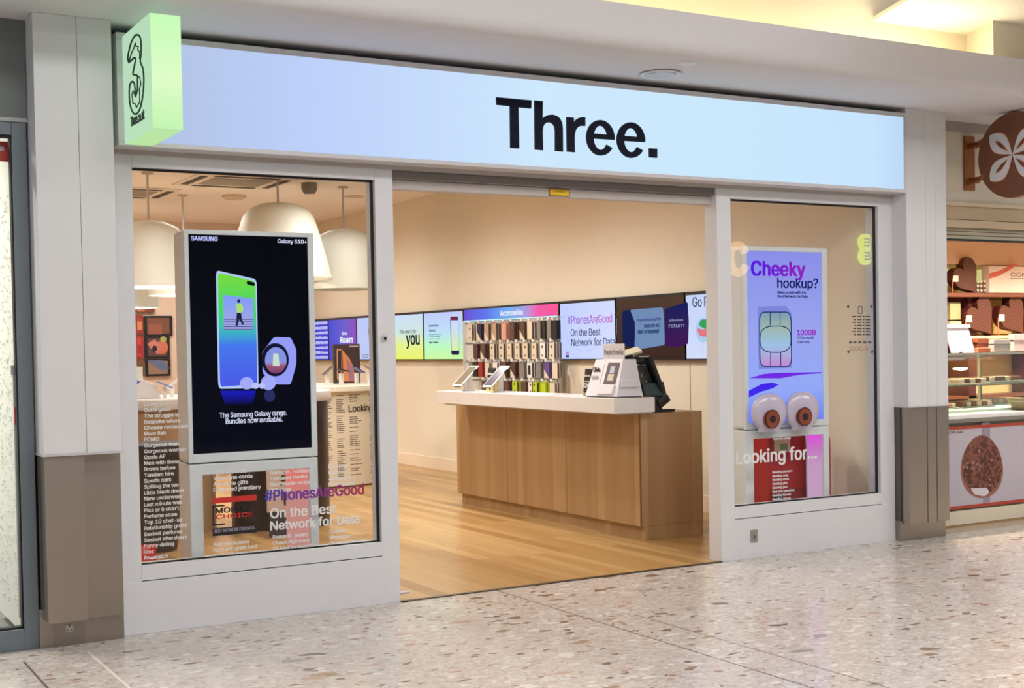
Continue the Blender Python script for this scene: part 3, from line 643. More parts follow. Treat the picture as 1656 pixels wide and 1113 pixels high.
# ------------------------------------------------------------------ vinyl on the windows
GY = .0345
def block(lab, lines, u, v0, pitch, hpx, mt=VINYL, slope=-.11, name='window_lettering', grp=None, bold=.02, group=None):
    mb = MB()
    for i, s in enumerate(lines):
        if not s: continue
        a = PY(u, v0+pitch*i, GY); top = PY(u, v0+pitch*i-hpx, GY)
        q = text('x', s, None, 'F', GY, (a.x, a.z), None, None if not s else (top.z-a.z)*(1.25 if any(c in s for c in 'gpqyJ') else 1), build=False, bold=bold, t=.001)
        if any(c in s for c in 'gpqyJ'):
            d = (top.z-a.z)*.25; q.v = [p-Vector((0, 0, d)) for p in q.v]
        mb.add(q.v, q.f)
    o = mb.build(name, mt); return tag(o, lab, 'lettering', group or 'white vinyl words on the windows')
block('tall white column of words at the far left edge of the left window', ['Living your', 'Outfit goals', 'The struggle is', 'Bespoke tailors', 'Cheese restaurants', 'More fish', 'FOMO', 'Gorgeous men', 'Gorgeous women', 'Goals AF', 'Men with these', 'Brows before', 'Tandem hire', 'Sports cars', 'Spilling the tea', 'Little black dress', 'New underwear', 'Last minute wax', "Pics or it didn't", 'Perfume store', 'Top 10 chat-up', 'Relationship goals', 'Sexiest perfume', 'Sexiest aftershave', 'Funny dating', 'Bios', 'Re-watch', 'Friendship'], 233, 657, 9.57, 6.4)
block('four white lines ending in jewellery above the red and black award sticker', ['Fine red wine', 'Valentine cards', 'Adorable gifts', 'Engraved jewellery'], 345, 768, 9.4, 7)
block('three white lines about great food under the award sticker', ['Best restaurants', 'Pubs with great food', 'Food with great views'], 345, 884, 9, 6)
block('white lines starting Textured above the purple hashtag slogan', ['Romantic holidays', 'Textured masks', 'Marmalade recipes', 'Gift ideas'], 437, 768, 9.5, 6.4)
block('three white lines starting Romantic poetry at the bottom of the left window', ['Romantic poetry', 'Cheap nights out', '24 hour locksmiths'], 441, 872, 9.6, 6.2)
block('white lines of nationalities over the black plinth in the left window', ['Balinese', 'German', 'Japanese', 'Portuguese'], 531, 758, 9.8, 6.8)
block('three white lines starting Chinese at the lower right of the left window', ['Chinese', 'Moroccan', 'Gorgeous women'], 533, 863, 9.6, 6)
hm = mat('vinyl_purple', (92, 58, 150), .5)
nt = hm.node_tree; g_ = nt.nodes.new('ShaderNodeNewGeometry'); s1 = nt.nodes.new('ShaderNodeSeparateXYZ'); mr = nt.nodes.new('ShaderNodeMapRange'); cr = nt.nodes.new('ShaderNodeValToRGB')
nt.links.new(g_.outputs['Position'], s1.inputs[0]); nt.links.new(s1.outputs[0], mr.inputs[0]); mr.inputs[1].default_value = PY(428, 800, GY).x; mr.inputs[2].default_value = PY(588, 800, GY).x
nt.links.new(mr.outputs[0], cr.inputs[0]); cr.color_ramp.elements[0].color = lin((66, 62, 168)); cr.color_ramp.elements[1].color = lin((168, 44, 70)); k = cr.color_ramp.elements.new(.55); k.color = lin((130, 44, 140)); nt.links.new(cr.outputs[0], nt.nodes['Principled BSDF'].inputs['Base Color'])
o = textpx('window_slogan', '#PhonesAreGood', hm, GY, 428, 812, 161, 19, bold=.02); tag(o, 'purple to red hashtag slogan on the left window', 'lettering')
block('large white slogan On the Best on the left window', ['On the Best'], 437, 839, 10, 16, bold=.02)
block('large white slogan Network for Data at the bottom of the left window', ['Network for Data'], 437, 858.5, 10, 15.5, bold=.02)
block('big white words Looking for on the right window', ['Looking for...'], 1190, 752, 10, 23, bold=.02)
block('small white lines under the Looking for words, left column', ['Wedding planners', 'Wedding rings', 'Wedding dress', 'Wedding gifts', 'Chewing gum', 'Best men speeches', 'Wedding favours', 'Wedding venues'], 1249, 766, 6.3, 3.9)
block('single short white line above the Looking for words', ['Romantic songs'], 1250, 712, 6.3, 4)
# award sticker
st = thing('award_sticker', 'red and black Mobile Choice award sticker on the left window', 'sticker', (PY(380, 866, GY).x, GY, PY(380, 866, GY).z))
def pp(nm, pts, m_, par): return polypx(pts, GY, .001).build(nm, m_, par)
VR, VB = mat('vinyl_red', (196, 40, 34), .5), mat('vinyl_black', (26, 20, 28), .5)
pp('red_bar', [(343, 806), (415, 800), (415, 809), (343, 815)], VR, st); pp('black_bar', [(344, 855), (415, 848.5), (415, 861), (344, 867.5)], VB, st)
mb = MB()
for q in ([(343.5, 818), (363, 816.5), (363, 819), (343.5, 820.5)], [(343.5, 818), (346, 817.8), (346.5, 849), (344, 850)], [(344, 848), (364, 846.3), (364, 848.8), (344, 850.8)], [(395, 843), (415, 841.5), (415, 844), (395, 845.5)]):
    k = polypx(q, GY, .001); mb.add(k.v, k.f)
mb.build('bracket_lines', VB, st)
textpx('lettering', 'MOBILE', VB, GY, 348.5, 831, 58, 9, parent=st, bold=.03, t=.001); textpx('lettering', 'CHOICE', VR, GY, 349.5, 840, 60, 7.5, parent=st, bold=.03, t=.001)
textpx('lettering', 'BEST NETWORK FOR DATA', mat('vinyl_grey', (160, 150, 160)), GY-.0012, 347, 862, 65, 5.5, parent=st, bold=.02, t=.0005)
rs = thing('red_sticker', 'small red square sticker at the bottom left corner of the left window', 'sticker', (PY(240, 908, GY).x, GY, PY(240, 908, GY).z))
pp('face', [(227.5, 882), (252, 880), (253, 906), (228, 908)], VR, rs)
mb = MB()
for k in range(4): q = polypx([(229, 885+k*3), (242, 884+k*3), (242, 885+k*3), (229, 886+k*3)], GY-.001, .0006); mb.add(q.v, q.f)
mb.build('print_lines', mat('vinyl_pink', (220, 130, 120)), rs); polypx(ell(245.5, 903, 4, 2.2), GY-.001, .0006).build('emblem', VINYL, rs)
# opening hours on the right window
oh = thing('opening_hours_notice', 'clear opening hours notice with small black lines on the right window', 'notice', (PY(1392, 575, GY).x, GY, PY(1392, 575, GY).z))
DG = mat('vinyl_dark_grey', (60, 58, 56), .5)
mb = MB()
for k in range(7):
    for (ua, ub) in ((1378+(k*3 % 5), 1384), (1386, 1393), (1395, 1398), (1400, 1407)):
        v = 511+k*4.9; q = polypx([(ua, v), (ub, v), (ub, v+1.8), (ua, v+1.8)], GY, .0008); mb.add(q.v, q.f)
mb.build('hours_lines', DG, oh)
for (u, v) in ((1371.5, 496), (1409, 496), (1372, 569), (1410, 569)): polypx(ell(u, v, 2, 2.6, 12), GY, .0012).build('suction_dot', mat('dot_grey', (90, 88, 90)), oh)
ring([(1388, 496), (1394, 496), (1394, 507), (1388, 507)], .006, GY).build('emblem', mat('dot_grey', (90, 88, 90)), oh)
mb = MB()
for k, u in enumerate((1373, 1380, 1388, 1396, 1404)): q = polypx([(u, 552), (u+5, 552), (u+5, 555.5), (u, 555.5)], GY, .0008); mb.add(q.v, q.f)
mb.build('card_logos', mat('logo_slate', (90, 84, 96)), oh)
for k, (u, c) in enumerate(((1378, (170, 70, 60)), (1385.5, (120, 110, 104)), (1393, (190, 140, 50)), (1401, (190, 150, 156)))):
    ring(ell(u, 564, 2.6, 3.4, 14), .004, GY, .0008).build('warning_symbol', mat('symbol_%d' % k, c), oh)
# ================================================================== SCREENS ALONG THE RIGHT WALL
XW = 7.298
def screen(lab, y_far, y_near, face, z0=1.35, z1=1.962):
    t = thing('wall_screen', lab, 'screen', (XW, (y_far+y_near)/2, z0), 'row of screens along the right wall')
    MB().box(XW-.05, XW, y_near+.002, y_far-.002, z0, z1).build('bezel', BLACK, t, bevel=.003)
    MB().box(XW-.052, XW-.05, y_near+.016, y_far-.016, z0+.016, z1-.03).build('lit_panel', face, t)
    return t
XS = XW-.0525
def wt(par, body, m_, u, vb, upx, vpx, **k):
    a = PX(u, vb, XS); b = PX(u+upx, vb, XS); c = PX(u, vb-vpx, XS)
    return text('lettering', body, m_, 'W', XS, (a.y, a.z), a.y-b.y, c.z-a.z, parent=par, t=.0015, **k)
NV = e2('ink_navy', (40, 52, 110)); BLK = e2('ink_black', (34, 36, 52)); WTX = e2('ink_white', (238, 242, 255))
s = screen('screen full of indigo and white deal words, farthest of the wall row', 11.79, 10.78, e2('s_indigo', (84, 70, 206)))
mb = MB(); random.seed(5)
for k in range(8):
    y = 10.80
    while y < 11.74:
        ww = .03+random.random()*.09; z = 1.375+k*.072
        mb.box(XS-.001, XS, y, y+ww, z, z+.03+random.random()*.014); y += ww+.008
o = mb.build('word_rows', e2('s_pale', (190, 196, 250)), s); o['kind'] = 'stuff'
s = screen('purple and blue wall screen with white Go Roam letters', 10.77, 9.755, emis('s_roam', (150, 84, 190), 1, (84, 84, 214), 1, 9.75, 10.7, mid=[(.5, (112, 100, 208))]))
wt(s, 'Go', WTX, 553, 542, 8, 5, bold=.05); wt(s, 'Roam', WTX, 550, 555, 21, 10, bold=.05)
s = screen('pale blue wall screen beside the doorway mullion showing a letter B', 9.745, 8.705, e2('s_paleblue', (196, 208, 252)))
wt(s, 'Bu', BLK, 596, 541, 12, 10); wt(s, 'Terms apply', NV, 586, 575, 10, 2); wt(s, 'Ask in store', NV, 586, 579, 9, 2)
s = screen('yellow and white wall screen reading This one\'s for you', 8.695, 7.663, emis('s_you', (236, 244, 110), 1, (206, 224, 248), 2, 1.36, 1.93, mid=[(.35, (230, 244, 150)), (.6, (208, 232, 226))]))
wt(s, "This one's for", BLK, 646, 540, 27, 6.5); wt(s, 'you', BLK, 657, 564, 22, 22, bold=.02)
s = screen('wall screen with a tall phone picture and download text, left of the accessories', 7.653, 6.6, emis('s_dl', (206, 250, 160), 1, (196, 206, 250), 2, 1.36, 1.93, mid=[(.3, (190, 250, 196)), (.6, (190, 224, 250))]))
wt(s, 'Download', BLK, 694, 529, 15, 4); wt(s, 'Wuntu', BLK, 694, 537, 10, 4.5)
for k in range(3): wt(s, 'Every week a new treat', NV, 694, 542.5+k*3.6, 19-k, 1.8)
wt(s, 'App Store', BLK, 694, 556, 15, 3.5, bold=.05)
polyw(rr([(728, 512), (741, 512), (743, 574), (730, 574)], 3, .12), XS, .001).build('phone_picture', e2('s_phone_edge', (40, 36, 70)), s)
polyw([(729, 518), (741, 518), (742.4, 567), (730.6, 567)], XS-.001, .001).build('phone_screen_picture', emis('s_phone', (222, 246, 150), 1, (206, 216, 252), 2, 1.42, 1.8), s)
polyw([(728.5, 513), (740.6, 513), (741, 517.5), (728.8, 517.5)], XS-.001, .001).build('phone_top_picture', e2('s_maroon', (120, 40, 80)), s)
a = PX(732, 543, XS-.002)
wt(s, 'yolo', BLK, 732, 542, 8, 5)
s = screen('pale wall screen with purple hashtag and Best Network for Data text', 4.475, 3.455, emis('s_pag', (214, 222, 255), 1, (196, 210, 254), 1, 3.5, 4.4))
pg = emis('s_pagtext', (190, 70, 200), 1, (130, 90, 210), 1, 3.55, 4.35)
wt(s, '#PhonesAreGood', pg, 918, 525, 72, 13.5); wt(s, 'On the Best', NV, 923, 544, 48, 11.5); wt(s, 'Network for Data', NV, 924, 560, 71, 12.5)
mb = MB(); mb.tube([PX(u, v, XS) for u, v in [(917, 546), (921, 556), (930, 564), (943, 568), (956, 566), (966, 560)]], .0016, 5)
mb.build('balloon_outline_picture', e2('s_line', (160, 176, 226)), s)
MB().tube([PX(u, v, XS) for u, v in [(988, 573), (994, 560), (997, 540), (997, 515)]], .0016, 5).build('string_picture', e2('s_line', (160, 176, 226)), s)
polyw([(915, 569), (920, 569), (920, 578), (915, 578)], XS, .001).build('corner_logo', e2('s_logo', (180, 150, 220)), s); polyw([(915, 575), (920, 575), (920, 578), (915, 578)], XS-.001, .001).build('corner_logo_base', BLK, s)
s = screen('dark wall screen showing cushions printed with slogans', 3.445, 2.372, emis('s_brown', (62, 42, 36), 1, (84, 62, 50), 2, 1.36, 1.93))
polyw(rr([(1006, 503), (1020, 501), (1030, 504), (1030, 560), (1018, 562), (1007, 556)], 3, .2), XS, .001).build('cushion_picture', e2('s_navycushion', (24, 34, 84)), s)
polyw(rr([(1019, 501), (1072, 497), (1074, 520), (1075, 558), (1052, 562), (1026, 566), (1027, 545), (1027, 522)], 3, .1), XS-.001, .001).build('cushion_picture', e2('s_bluecushion', (112, 140, 180)), s)
polyw(rr([(1075, 500), (1112, 488), (1114, 520), (1113, 556), (1096, 562), (1076, 560)], 3, .1), XS, .001).build('cushion_picture', emis('s_purplecushion', (70, 24, 84), 1, (26, 34, 90), 2, 1.42, 1.85), s)
q = XS-.0025
for (b_, u, v, du, dv, c) in (('#PhonesAreGood', 1031, 520, 38, 5, (70, 70, 140)), ('On the Best', 1042, 530, 25, 6, (40, 60, 110)), ('Network for Data', 1032, 540, 34, 7, (40, 60, 110))):
    wt(s, b_, e2('cushion_ink%d' % v, c), u, v, du, dv, mirror=True, bold=.02).location.x -= .002
wt(s, 'please', e2('cushion_white', (150, 160, 200)), 1083, 521, 22, 5).location.x -= .002; wt(s, 'return', e2('cushion_white', (150, 160, 200)), 1082, 530, 25, 6).location.x -= .002
s = screen('pale wall screen reading Go R with a balloon picture, nearest the doorway', 2.362, 1.31, emis('s_go', (212, 222, 252), 1, (198, 212, 250), 2, 1.36, 1.93))
wt(s, 'Go Roam', BLK, 1120, 497, 50, 16)
polyw(ell(1137, 534, 12, 20), XS, .001).build('balloon_picture', e2('s_balloon', (170, 206, 236)), s)
polyw(rr([(1130, 527), (1133, 517), (1144, 516), (1149, 528), (1142, 533)], 3, .3), XS-.001, .001).build('leaf_picture', e2('s_leaf', (60, 160, 90)), s)
polyw(rr([(1127, 531), (1138, 533), (1148, 530), (1147, 545), (1132, 544), (1129, 538)], 3, .3), XS-.001, .001).build('flower_picture', e2('s_flower', (226, 120, 130)), s)
MB().tube([PX(u, v, XS) for u, v in [(1137, 554), (1136, 565), (1136, 574)]], .0012, 5).build('string_picture', e2('s_line', (160, 176, 226)), s)

# ------------------------------------------------------------------ accessories wall
Y0, Y1 = 4.485, 6.59
ar = thing('accessories_display', 'lit accessories wall bay with pegboard and rainbow header', 'display', (XW, 5.5, .5))
MB().box(XW-.03, XW, Y0, Y1, .45, 1.82).build('back_panel', mat('pegboard_white', (222, 222, 218), .5), ar)
MB().box(XW-.05, XW, Y0, Y1, 1.815, 1.962).build('header_bezel', BLACK, ar)
MB().box(XW-.052, XW-.05, Y0+.015, Y1-.02, 1.82, 1.94).build('header_panel', emis('s_header', (250, 90, 150), 1, (108, 84, 214), 1, 4.5, 6.55, mid=[(.2, (244, 96, 170)), (.33, (170, 160, 230)), (.5, (120, 176, 240)), (.75, (98, 120, 236))]), ar)
MB().box(XW-.16, XW-.03, Y0, Y1, .43, .46).build('bottom_shelf', TOPW, ar)
MB().box(XW-.05, XW-.02, Y0+.02, Y1-.02, 1.806, 1.818).build('light_strip', emis('cyan_strip', (170, 226, 244), 1.6), ar)
for y in (Y0+.003, Y1-.012): MB().box(XW-.07, XW, y, y+.009, .45, 1.815).build('side_panel', TOPW, ar)
wt(ar, 'Accessories', WTX, 809, 511.5, 37, 9.5, bold=.02)
for z in (1.775, 1.545, 1.335, 1.125, .8): MB().box(XW-.04, XW-.03, Y0+.01, Y1-.01, z, z+.012).build('peg_rail', mat('rail_grey', (150, 150, 148), .4, .6), ar)
CREAM = mat('pack_cream', (226, 212, 190), .6); CRW = mat('pack_white', (226, 222, 214), .5)
pc = {'c': (226, 212, 190), 'w': (238, 236, 232), 'd': (36, 30, 44), 'n': (40, 34, 66), 'b': (92, 66, 56), 'p': (222, 164, 146), 't': (188, 156, 130), 'g': (134, 128, 122), 'k': (24, 22, 26), 'l': (190, 214, 30), 'v': (92, 70, 140), 'r': (150, 40, 34), 'm': (84, 50, 54)}
cn = {'c': 'cream', 'w': 'white', 'd': 'dark', 'n': 'navy', 'b': 'brown', 'p': 'pink', 't': 'tan', 'g': 'grey', 'k': 'black', 'l': 'lime green', 'v': 'violet', 'r': 'red', 'm': 'maroon'}
protos = {}
def pack(ch, hgt, ins):
    """one hanging pack: card, printed inset, hang tab. origin at the hook"""
    key = (ch, hgt, ins)
    t = thing('accessory_pack', 'x', 'packet')
    if key not in protos:
        wd = .1 if hgt > .12 else .085
        MB().box(-.012, .012, -wd/2, wd/2, -hgt-.02, -.02).build('carton', mat('pack_'+ch, pc[ch], .5), t, local=True, bevel=.002)
        MB().box(-.002, .002, -.02, .02, -.022, .006).build('hang_tab', CRW, t, local=True)
        if ch in 'ctw' or ins == 'spots': MB().box(-.0085, .0085, -wd/2-.0008, -wd/2, -hgt-.015, -.025).build('side_print', mat('side_print_slate', (92, 84, 80), .5), t, local=True)
        if ins == 'corner':
            MB().prism([(-wd/2+.002, -hgt-.018), (wd/2-.002, -hgt-.018), (wd/2-.002, -.02-hgt*.45)], 'x', -.014, -.012).build('corner_print', CREAM, t, local=True)
        elif ins == 'inner':
            MB().box(-.014, -.012, -wd*.25, wd*.25, -hgt*.9, -hgt*.3).build('window_print', mat('pack_k', pc['k']), t, local=True)
        elif ins == 'spots':
            MB().box(-.014, -.012, -.012, .012, -hgt*.45, -hgt*.3).build('spot_print', mat('pack_b', pc['b']), t, local=True)
            MB().box(-.014, -.012, -.01, .012, -hgt*.95, -hgt*.85).build('spot_print', mat('pack_b', pc['b']), t, local=True)
        protos[key] = t
    else:
        for ch_ in protos[key].children:
            c = ch_.copy(); COL.objects.link(c); c.parent = t
    return t
rows = [  # seen top and bottom of the row at its middle, [(u of the pack front, colour, print, packs on the hook)]
    (521, 550, 519, [(767, 'c', 'spots', 2), (782, 'n', 'corner', 3), (794, 't', 'corner', 2), (806, 't', 'corner', 3), (822, 'p', '', 2), (835, 'b', '', 3), (852, 'b', 'corner', 3), (864, 'c', '', 3), (880, 'g', '', 2), (886, 'k', '', 2), (896, 'g', '', 2), (903, 'k', '', 2)]),
    (555, 581, 555, [(776, 'm', '', 3), (788, 'b', 'corner', 3), (803, 'c', 'spots', 4), (818, 'c', 'spots', 4), (831, 'c', 'spots', 3), (844, 'c', 'spots', 4), (857, 'c', 'spots', 4), (871, 'c', 'spots', 4), (885, 'w', 'spots', 4), (900, 'c', 'spots', 3)]),
    (586, 611, 586, [(769, 'g', '', 2), (775, 'k', '', 2), (784, 'r', '', 2), (795, 'c', '', 2), (808, 'w', '', 2), (822, 'b', 'corner', 3), (837, 'm', 'corner', 3), (851, 'g', '', 2), (864, 'w', 'inner', 3), (878, 'g', '', 2), (892, 'v', 'corner', 3), (905, 'c', '', 2)]),
    (617, 637, 618, [(790, 'b', 'spots', 2), (804, 'd', '', 2), (815, 'm', 'corner', 2), (826, 'b', '', 2), (840, 'l', 'spots', 3), (854, 'b', '', 2), (866, 'w', 'spots', 2), (872, 'l', 'spots', 3), (886, 'l', '', 3), (901, 'c', '', 2)])]
rows = [(PX(835, r_[0], XW-.18).z+.02, PX(835, r_[0], XW-.18).z-PX(835, r_[1], XW-.18).z, r_[2], r_[3]) for r_ in rows]
ORD = ['first', 'second', 'third', 'fourth', 'fifth', 'sixth', 'seventh', 'eighth', 'ninth', 'tenth', 'eleventh', 'twelfth']
RW = ['top', 'second', 'third', 'bottom']
hook_m = mat('hook_chrome', (170, 170, 170), .3, .8); tick = mat('ticket_white', (236, 232, 226), .5)
hk_me = None
for ri, (hz, ph, vv, items) in enumerate(rows):
    for ki, (u, ch, ins, n) in enumerate(items):
        y = PX(u, vv, XW-.13).y
        hk = MB().tube([(XW-.03, y, hz+.012), (XW-.19, y, hz+.012), (XW-.2, y, hz+.02)], .003, 6).build('hook', hook_m, ar)
        if 1:
            MB().box(XW-.206, XW-.202, y-.02, y+.018, hz-.012, hz+.02).build('price_ticket', tick, hk)
        for j in range(n):
            t = pack(ch, ph, ins if j == 0 else '')
            t.location = (XW-.18+j*.034, y, hz)
            pos = 'front one' if j == 0 else ('%s behind the front one' % ORD[j])
            t['label'] = '%s boxed accessory, %s hook of the %s row, %s' % (cn[ch], ORD[ki], RW[ri], pos)
            t['group'] = 'boxed phone accessories hanging in the wall bay'
# ------------------------------------------------------------------ sales counter
sc_ = thing('sales_counter', 'long oak sales counter with a thick white ledge inside the doorway', 'counter', (6.1, 2.6, 0))
MB().box(5.85, 6.45, 1.132, 4.15, .105, .972).build('oak_body', OAK, sc_, bevel=.002)
MB().box(5.885, 6.449, 1.135, 4.12, 0, .105).build('plinth', OAK, sc_)
for u in (820.5, 916): y = PX(u, 750, 5.85).y; MB().box(5.849, 5.852, y-.002, y+.002, .106, .97).build('panel_joint', mat('joint_brown', (96, 66, 36)), sc_)
MB().box(5.846, 5.856, 1.128, 1.138, .106, .97).build('corner_strip', mat('joint_brown2', (132, 94, 54)), sc_)
MB().box(5.555, 5.93, 1.04, 3.975, .985, 1.1).build('white_ledge', TOPW, sc_, bevel=.003)
MB().box(5.6, 5.93, 1.08, 3.9, .973, .985).build('ledge_support', mat('support_grey', (190, 186, 182)), sc_)
# ------------------------------------------------------------------ things on the counter
ZL = 1.1
def phone_stand(lab, x, y, screen_m):
    t = thing('phone_stand', lab, 'phone stand', (x, y, ZL), 'phones on white stands on the counter ledge')
    MB().box(-.035, .045, -.05, .05, 0, .012).build('base', TOPW, t, local=True, bevel=.003)
    MB().prism([(.0, .01), (.045, .01), (.045, .165), (.01, .13)], 'y', -.016, .016).build('post', TOPW, t, local=True, bevel=.003)
    MB().tube([(-.06, -.03, .0), (-.062, -.03, .06), (-.05, -.02, .1)], .003, 6).build('security_cable', mat('cable_grey', (120, 120, 122)), t, local=True)
    # slanted phone: long edge rises away from the customer side
    M = Matrix.Translation((-.02, 0, .14)) @ Matrix.Rotation(math.radians(-42), 4, 'Y')
    MB().box(-.135, .135, -.075, .075, -.006, .006).xf(M).build('phone', mat('phone_white', (235, 232, 226), .3), t, local=True, bevel=.003)
    MB().box(-.118, .118, -.062, .062, .006, .0075).xf(M).build('phone_screen', screen_m, t, local=True)
    MB().box(-.138, -.105, -.05, .05, -.013, -.005).xf(M).build('clamp', BLACK, t, local=True, bevel=.002)
    MB().box(.05, .085, -.08, -.068, -.01, .008).xf(M).build('clamp', BLACK, t, local=True, bevel=.002)
    return t
p = phone_stand('white phone with olive screen on a slanted stand, farther one on the counter', 5.70, 3.62, mat('phone_screen_olive', (118, 106, 88), .2)); p.rotation_euler.z = math.radians(4)
p2 = phone_stand('white phone with violet grey screen on a slanted stand, nearer one on the counter', 5.70, 3.05, mat('phone_screen_violet', (84, 74, 92), .2)); p2.rotation_euler.z = math.radians(4)
def pricecard(lab, x, y, w_, h_, lines, feet=True):
    t = thing('price_board', lab, 'sign', (x, y, ZL))
    mb = MB().prism([(x, ZL+.03), (x+.012, ZL+.03), (x+.035, ZL+h_), (x+.023, ZL+h_)], 'y', y-w_/2, y+w_/2); mb.build('board', BLACK, t, bevel=.002)
    if feet:
        for yy_ in (y-w_/2+.005, y+w_/2-.012): MB().box(x-.004, x+.03, yy_, yy_+.008, ZL, ZL+.035).build('foot', mat('pale_wood', (206, 186, 150)), t)
    for i, (s_, hh) in enumerate(lines):
        text('lettering', s_, VINYL, 'W', x+.0*i-.0008+.02*(h_-.03-(i+1)*.045)/h_-.006, (y+w_/2-.012, ZL+h_-.02-(i+1)*.042), w_-.024, hh, parent=t, bold=.03, t=.004)
    return t
pricecard('small black price board with white chalk lettering behind the two phone stands', 5.82, 3.42, .13, .21, [('Unlimited', .02), ('data', .02), ('Ask us', .02)])
pricecard('small black easel price board reading £24 left of the Pay As You Go box', 5.68, 1.60, .105, .215, [('Month from', .018), ('only', .014), ('£24', .034)])
t = thing('yellow_box', 'small yellowish box with a dark print under the nearer phone stand', 'box', (5.75, 3.25, ZL))
MB().box(5.72, 5.78, 3.19, 3.30, ZL, ZL+.085).build('carton', mat('box_yellowish', (206, 186, 120), .5), t, bevel=.002)
MB().box(5.716, 5.72, 3.22, 3.25, ZL+.02, ZL+.055).build('print', mat('print_black', (40, 36, 30)), t); MB().box(5.715, 5.72, 3.19, 3.3, ZL+.07, ZL+.085).build('top_band', mat('band_dark', (70, 56, 40)), t)
t = thing('leaflet', 'flat white leaflet lying in the middle of the counter ledge', 'leaflet', (5.72, 2.2, ZL))
MB().box(5.62, 5.83, 2.05, 2.75, ZL, ZL+.004).build('sheet', mat('paper_white', (240, 238, 236)), t)
MB().box(5.63, 5.82, 2.06, 2.74, ZL+.004, ZL+.0045).build('print', mat('paper_white2', (226, 226, 230)), t)
# dispenser box with header card
t = thing('sim_dispenser', 'white cardboard SIM dispenser with a PayAsYouGo header card on the counter', 'dispenser', (5.7, 1.25, ZL))
CARD = mat('card_white', (226, 224, 228), .6)
xa, xb, ya, yb = 5.60, 5.84, 1.07, 1.5
mb = MB().add([(xa, ya, ZL+.012), (xb, ya, ZL+.012), (xb, yb, ZL+.012), (xa, yb, ZL+.012), (xa+.09, ya+.04, ZL+.29), (xb-.03, ya+.04, ZL+.29), (xb-.03, yb-.02, ZL+.29), (xa+.09, yb-.02, ZL+.29)],
              [(0, 3, 2, 1), (4, 5, 6, 7), (0, 1, 5, 4), (1, 2, 6, 5), (2, 3, 7, 6), (3, 0, 4, 7)])
mb.build('carton', CARD, t, bevel=.003)
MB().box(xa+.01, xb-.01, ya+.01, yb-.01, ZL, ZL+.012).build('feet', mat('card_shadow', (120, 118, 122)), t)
def slant(z): return xa+.09*(z-.012)/.278
def onface(nm, y0, y1, z0, z1, m_, d=.002):
    s0, s1 = slant(z0)-d, slant(z1)-d
    mb = MB().prism([(s0, ZL+z0), (s0+d*1.5, ZL+z0), (s1+d*1.5, ZL+z1), (s1, ZL+z1)], 'y', y0, y1); return mb.build(nm, m_, t)
onface('picture', 1.13, 1.29, .10, .265, mat('print_plum', (92, 74, 84), .5)); onface('phone_print', 1.17, 1.25, .13, .18, mat('print_beige', (200, 190, 170)), .004); onface('phone_print', 1.18, 1.24, .185, .24, mat('print_blue', (176, 190, 204)), .004)
mb = MB().prism([(slant(.03)-.02, ZL+.03), (slant(.1)-.02, ZL+.1), (slant(.1)+.01, ZL+.1), (slant(.03)+.01, ZL+.03)], 'y', 1.12, 1.33); mb.build('front_pocket', CARD, t, bevel=.003)
onface('divider_groove', 1.335, 1.34, .02, .28, mat('card_shadow2', (150, 148, 156)), .001)
text('lettering', 'SIMs', mat('ink_dark', (50, 48, 54)), 'W', slant(.2)-.004, (1.47, ZL+.195), .1, .035, parent=t, bold=.01, t=.003)
mb = MB()
for k in range(4): mb.box(slant(.15)-.006, slant(.15)-.004, 1.37, 1.47, ZL+.125+k*.012, ZL+.129+k*.012)
mb.build('small_print', mat('ink_mid', (150, 148, 154)), t)
MB().box(5.64, 5.8, 1.056, 1.07, ZL+.08, ZL+.14).build('side_pocket', CARD, t, bevel=.003)
MB().box(5.71, 5.716, 1.12, 1.40, ZL+.29, ZL+.41).build('header_card', mat('card_grey', (206, 202, 206), .6), t, bevel=.001)
text('lettering', 'PayAsYouGo', mat('ink_dark', (50, 48, 54)), 'W', 5.7095, (1.385, ZL+.315), .255, .05, parent=t, t=.001)
# till monitor, seen from behind
t = thing('till_monitor', 'black till monitor leaning back beside the white SIM dispenser', 'monitor', (6.05, 1.3, .972))
M = Matrix.Translation((6.03, 1.30, 1.265)) @ Matrix.Rotation(math.radians(-24), 4, 'Y')
MB().box(-.016, .02, -.16, .16, -.155, .16).xf(M).build('screen_case', BLACK, t, bevel=.008)
MB().box(.02, .023, -.15, .15, -.145, .15).xf(M).build('screen_glass', mat('till_glass', (30, 44, 52), .1), t)
MB().box(-.04, -.016, -.10, .10, -.12, .10).xf(M).build('back_cover', mat('till_back', (26, 34, 36), .4), t, bevel=.01)
MB().box(-.044, -.04, -.03, -.01, .0, .03).xf(M).build('back_emblem', mat('emblem_grey', (150, 160, 160), .3), t)
MB().box(-.044, -.04, -.06, -.03, -.05, -.03).xf(M).build('port_cover', mat('emblem_grey', (150, 160, 160), .3), t)
MB().box(6.07, 6.13, 1.26, 1.34, .985, 1.2).build('stand_arm', BLACK, t, bevel=.01)
MB().box(5.97, 6.22, 1.2, 1.46, .972, .99).build('foot', BLACK, t, bevel=.006)
t = thing('till_tilted_display', 'small black tilted touch panel at the end of the white ledge', 'display', (6.05, 1.18, .972))
M = Matrix.Translation((6.03, 1.17, 1.15)) @ Matrix.Rotation(math.radians(-20), 4, 'X')
MB().box(-.12, .09, -.012, .012, -.06, .06).xf(M).build('panel', BLACK, t, bevel=.005)
MB().box(-.11, .08, -.0145, -.012, -.05, .05).xf(M).build('glass', mat('teal_glass', (44, 66, 70), .15), t)
MB().box(5.99, 6.03, 1.17, 1.2, .972, 1.12).build('stem', BLACK, t)
t = thing('card_terminal', 'black payment card terminal on the oak counter top', 'card terminal', (6.1, 1.16, .972))
M = Matrix.Translation((6.06, 1.15, 1.05)) @ Matrix.Rotation(math.radians(-32), 4, 'Y')
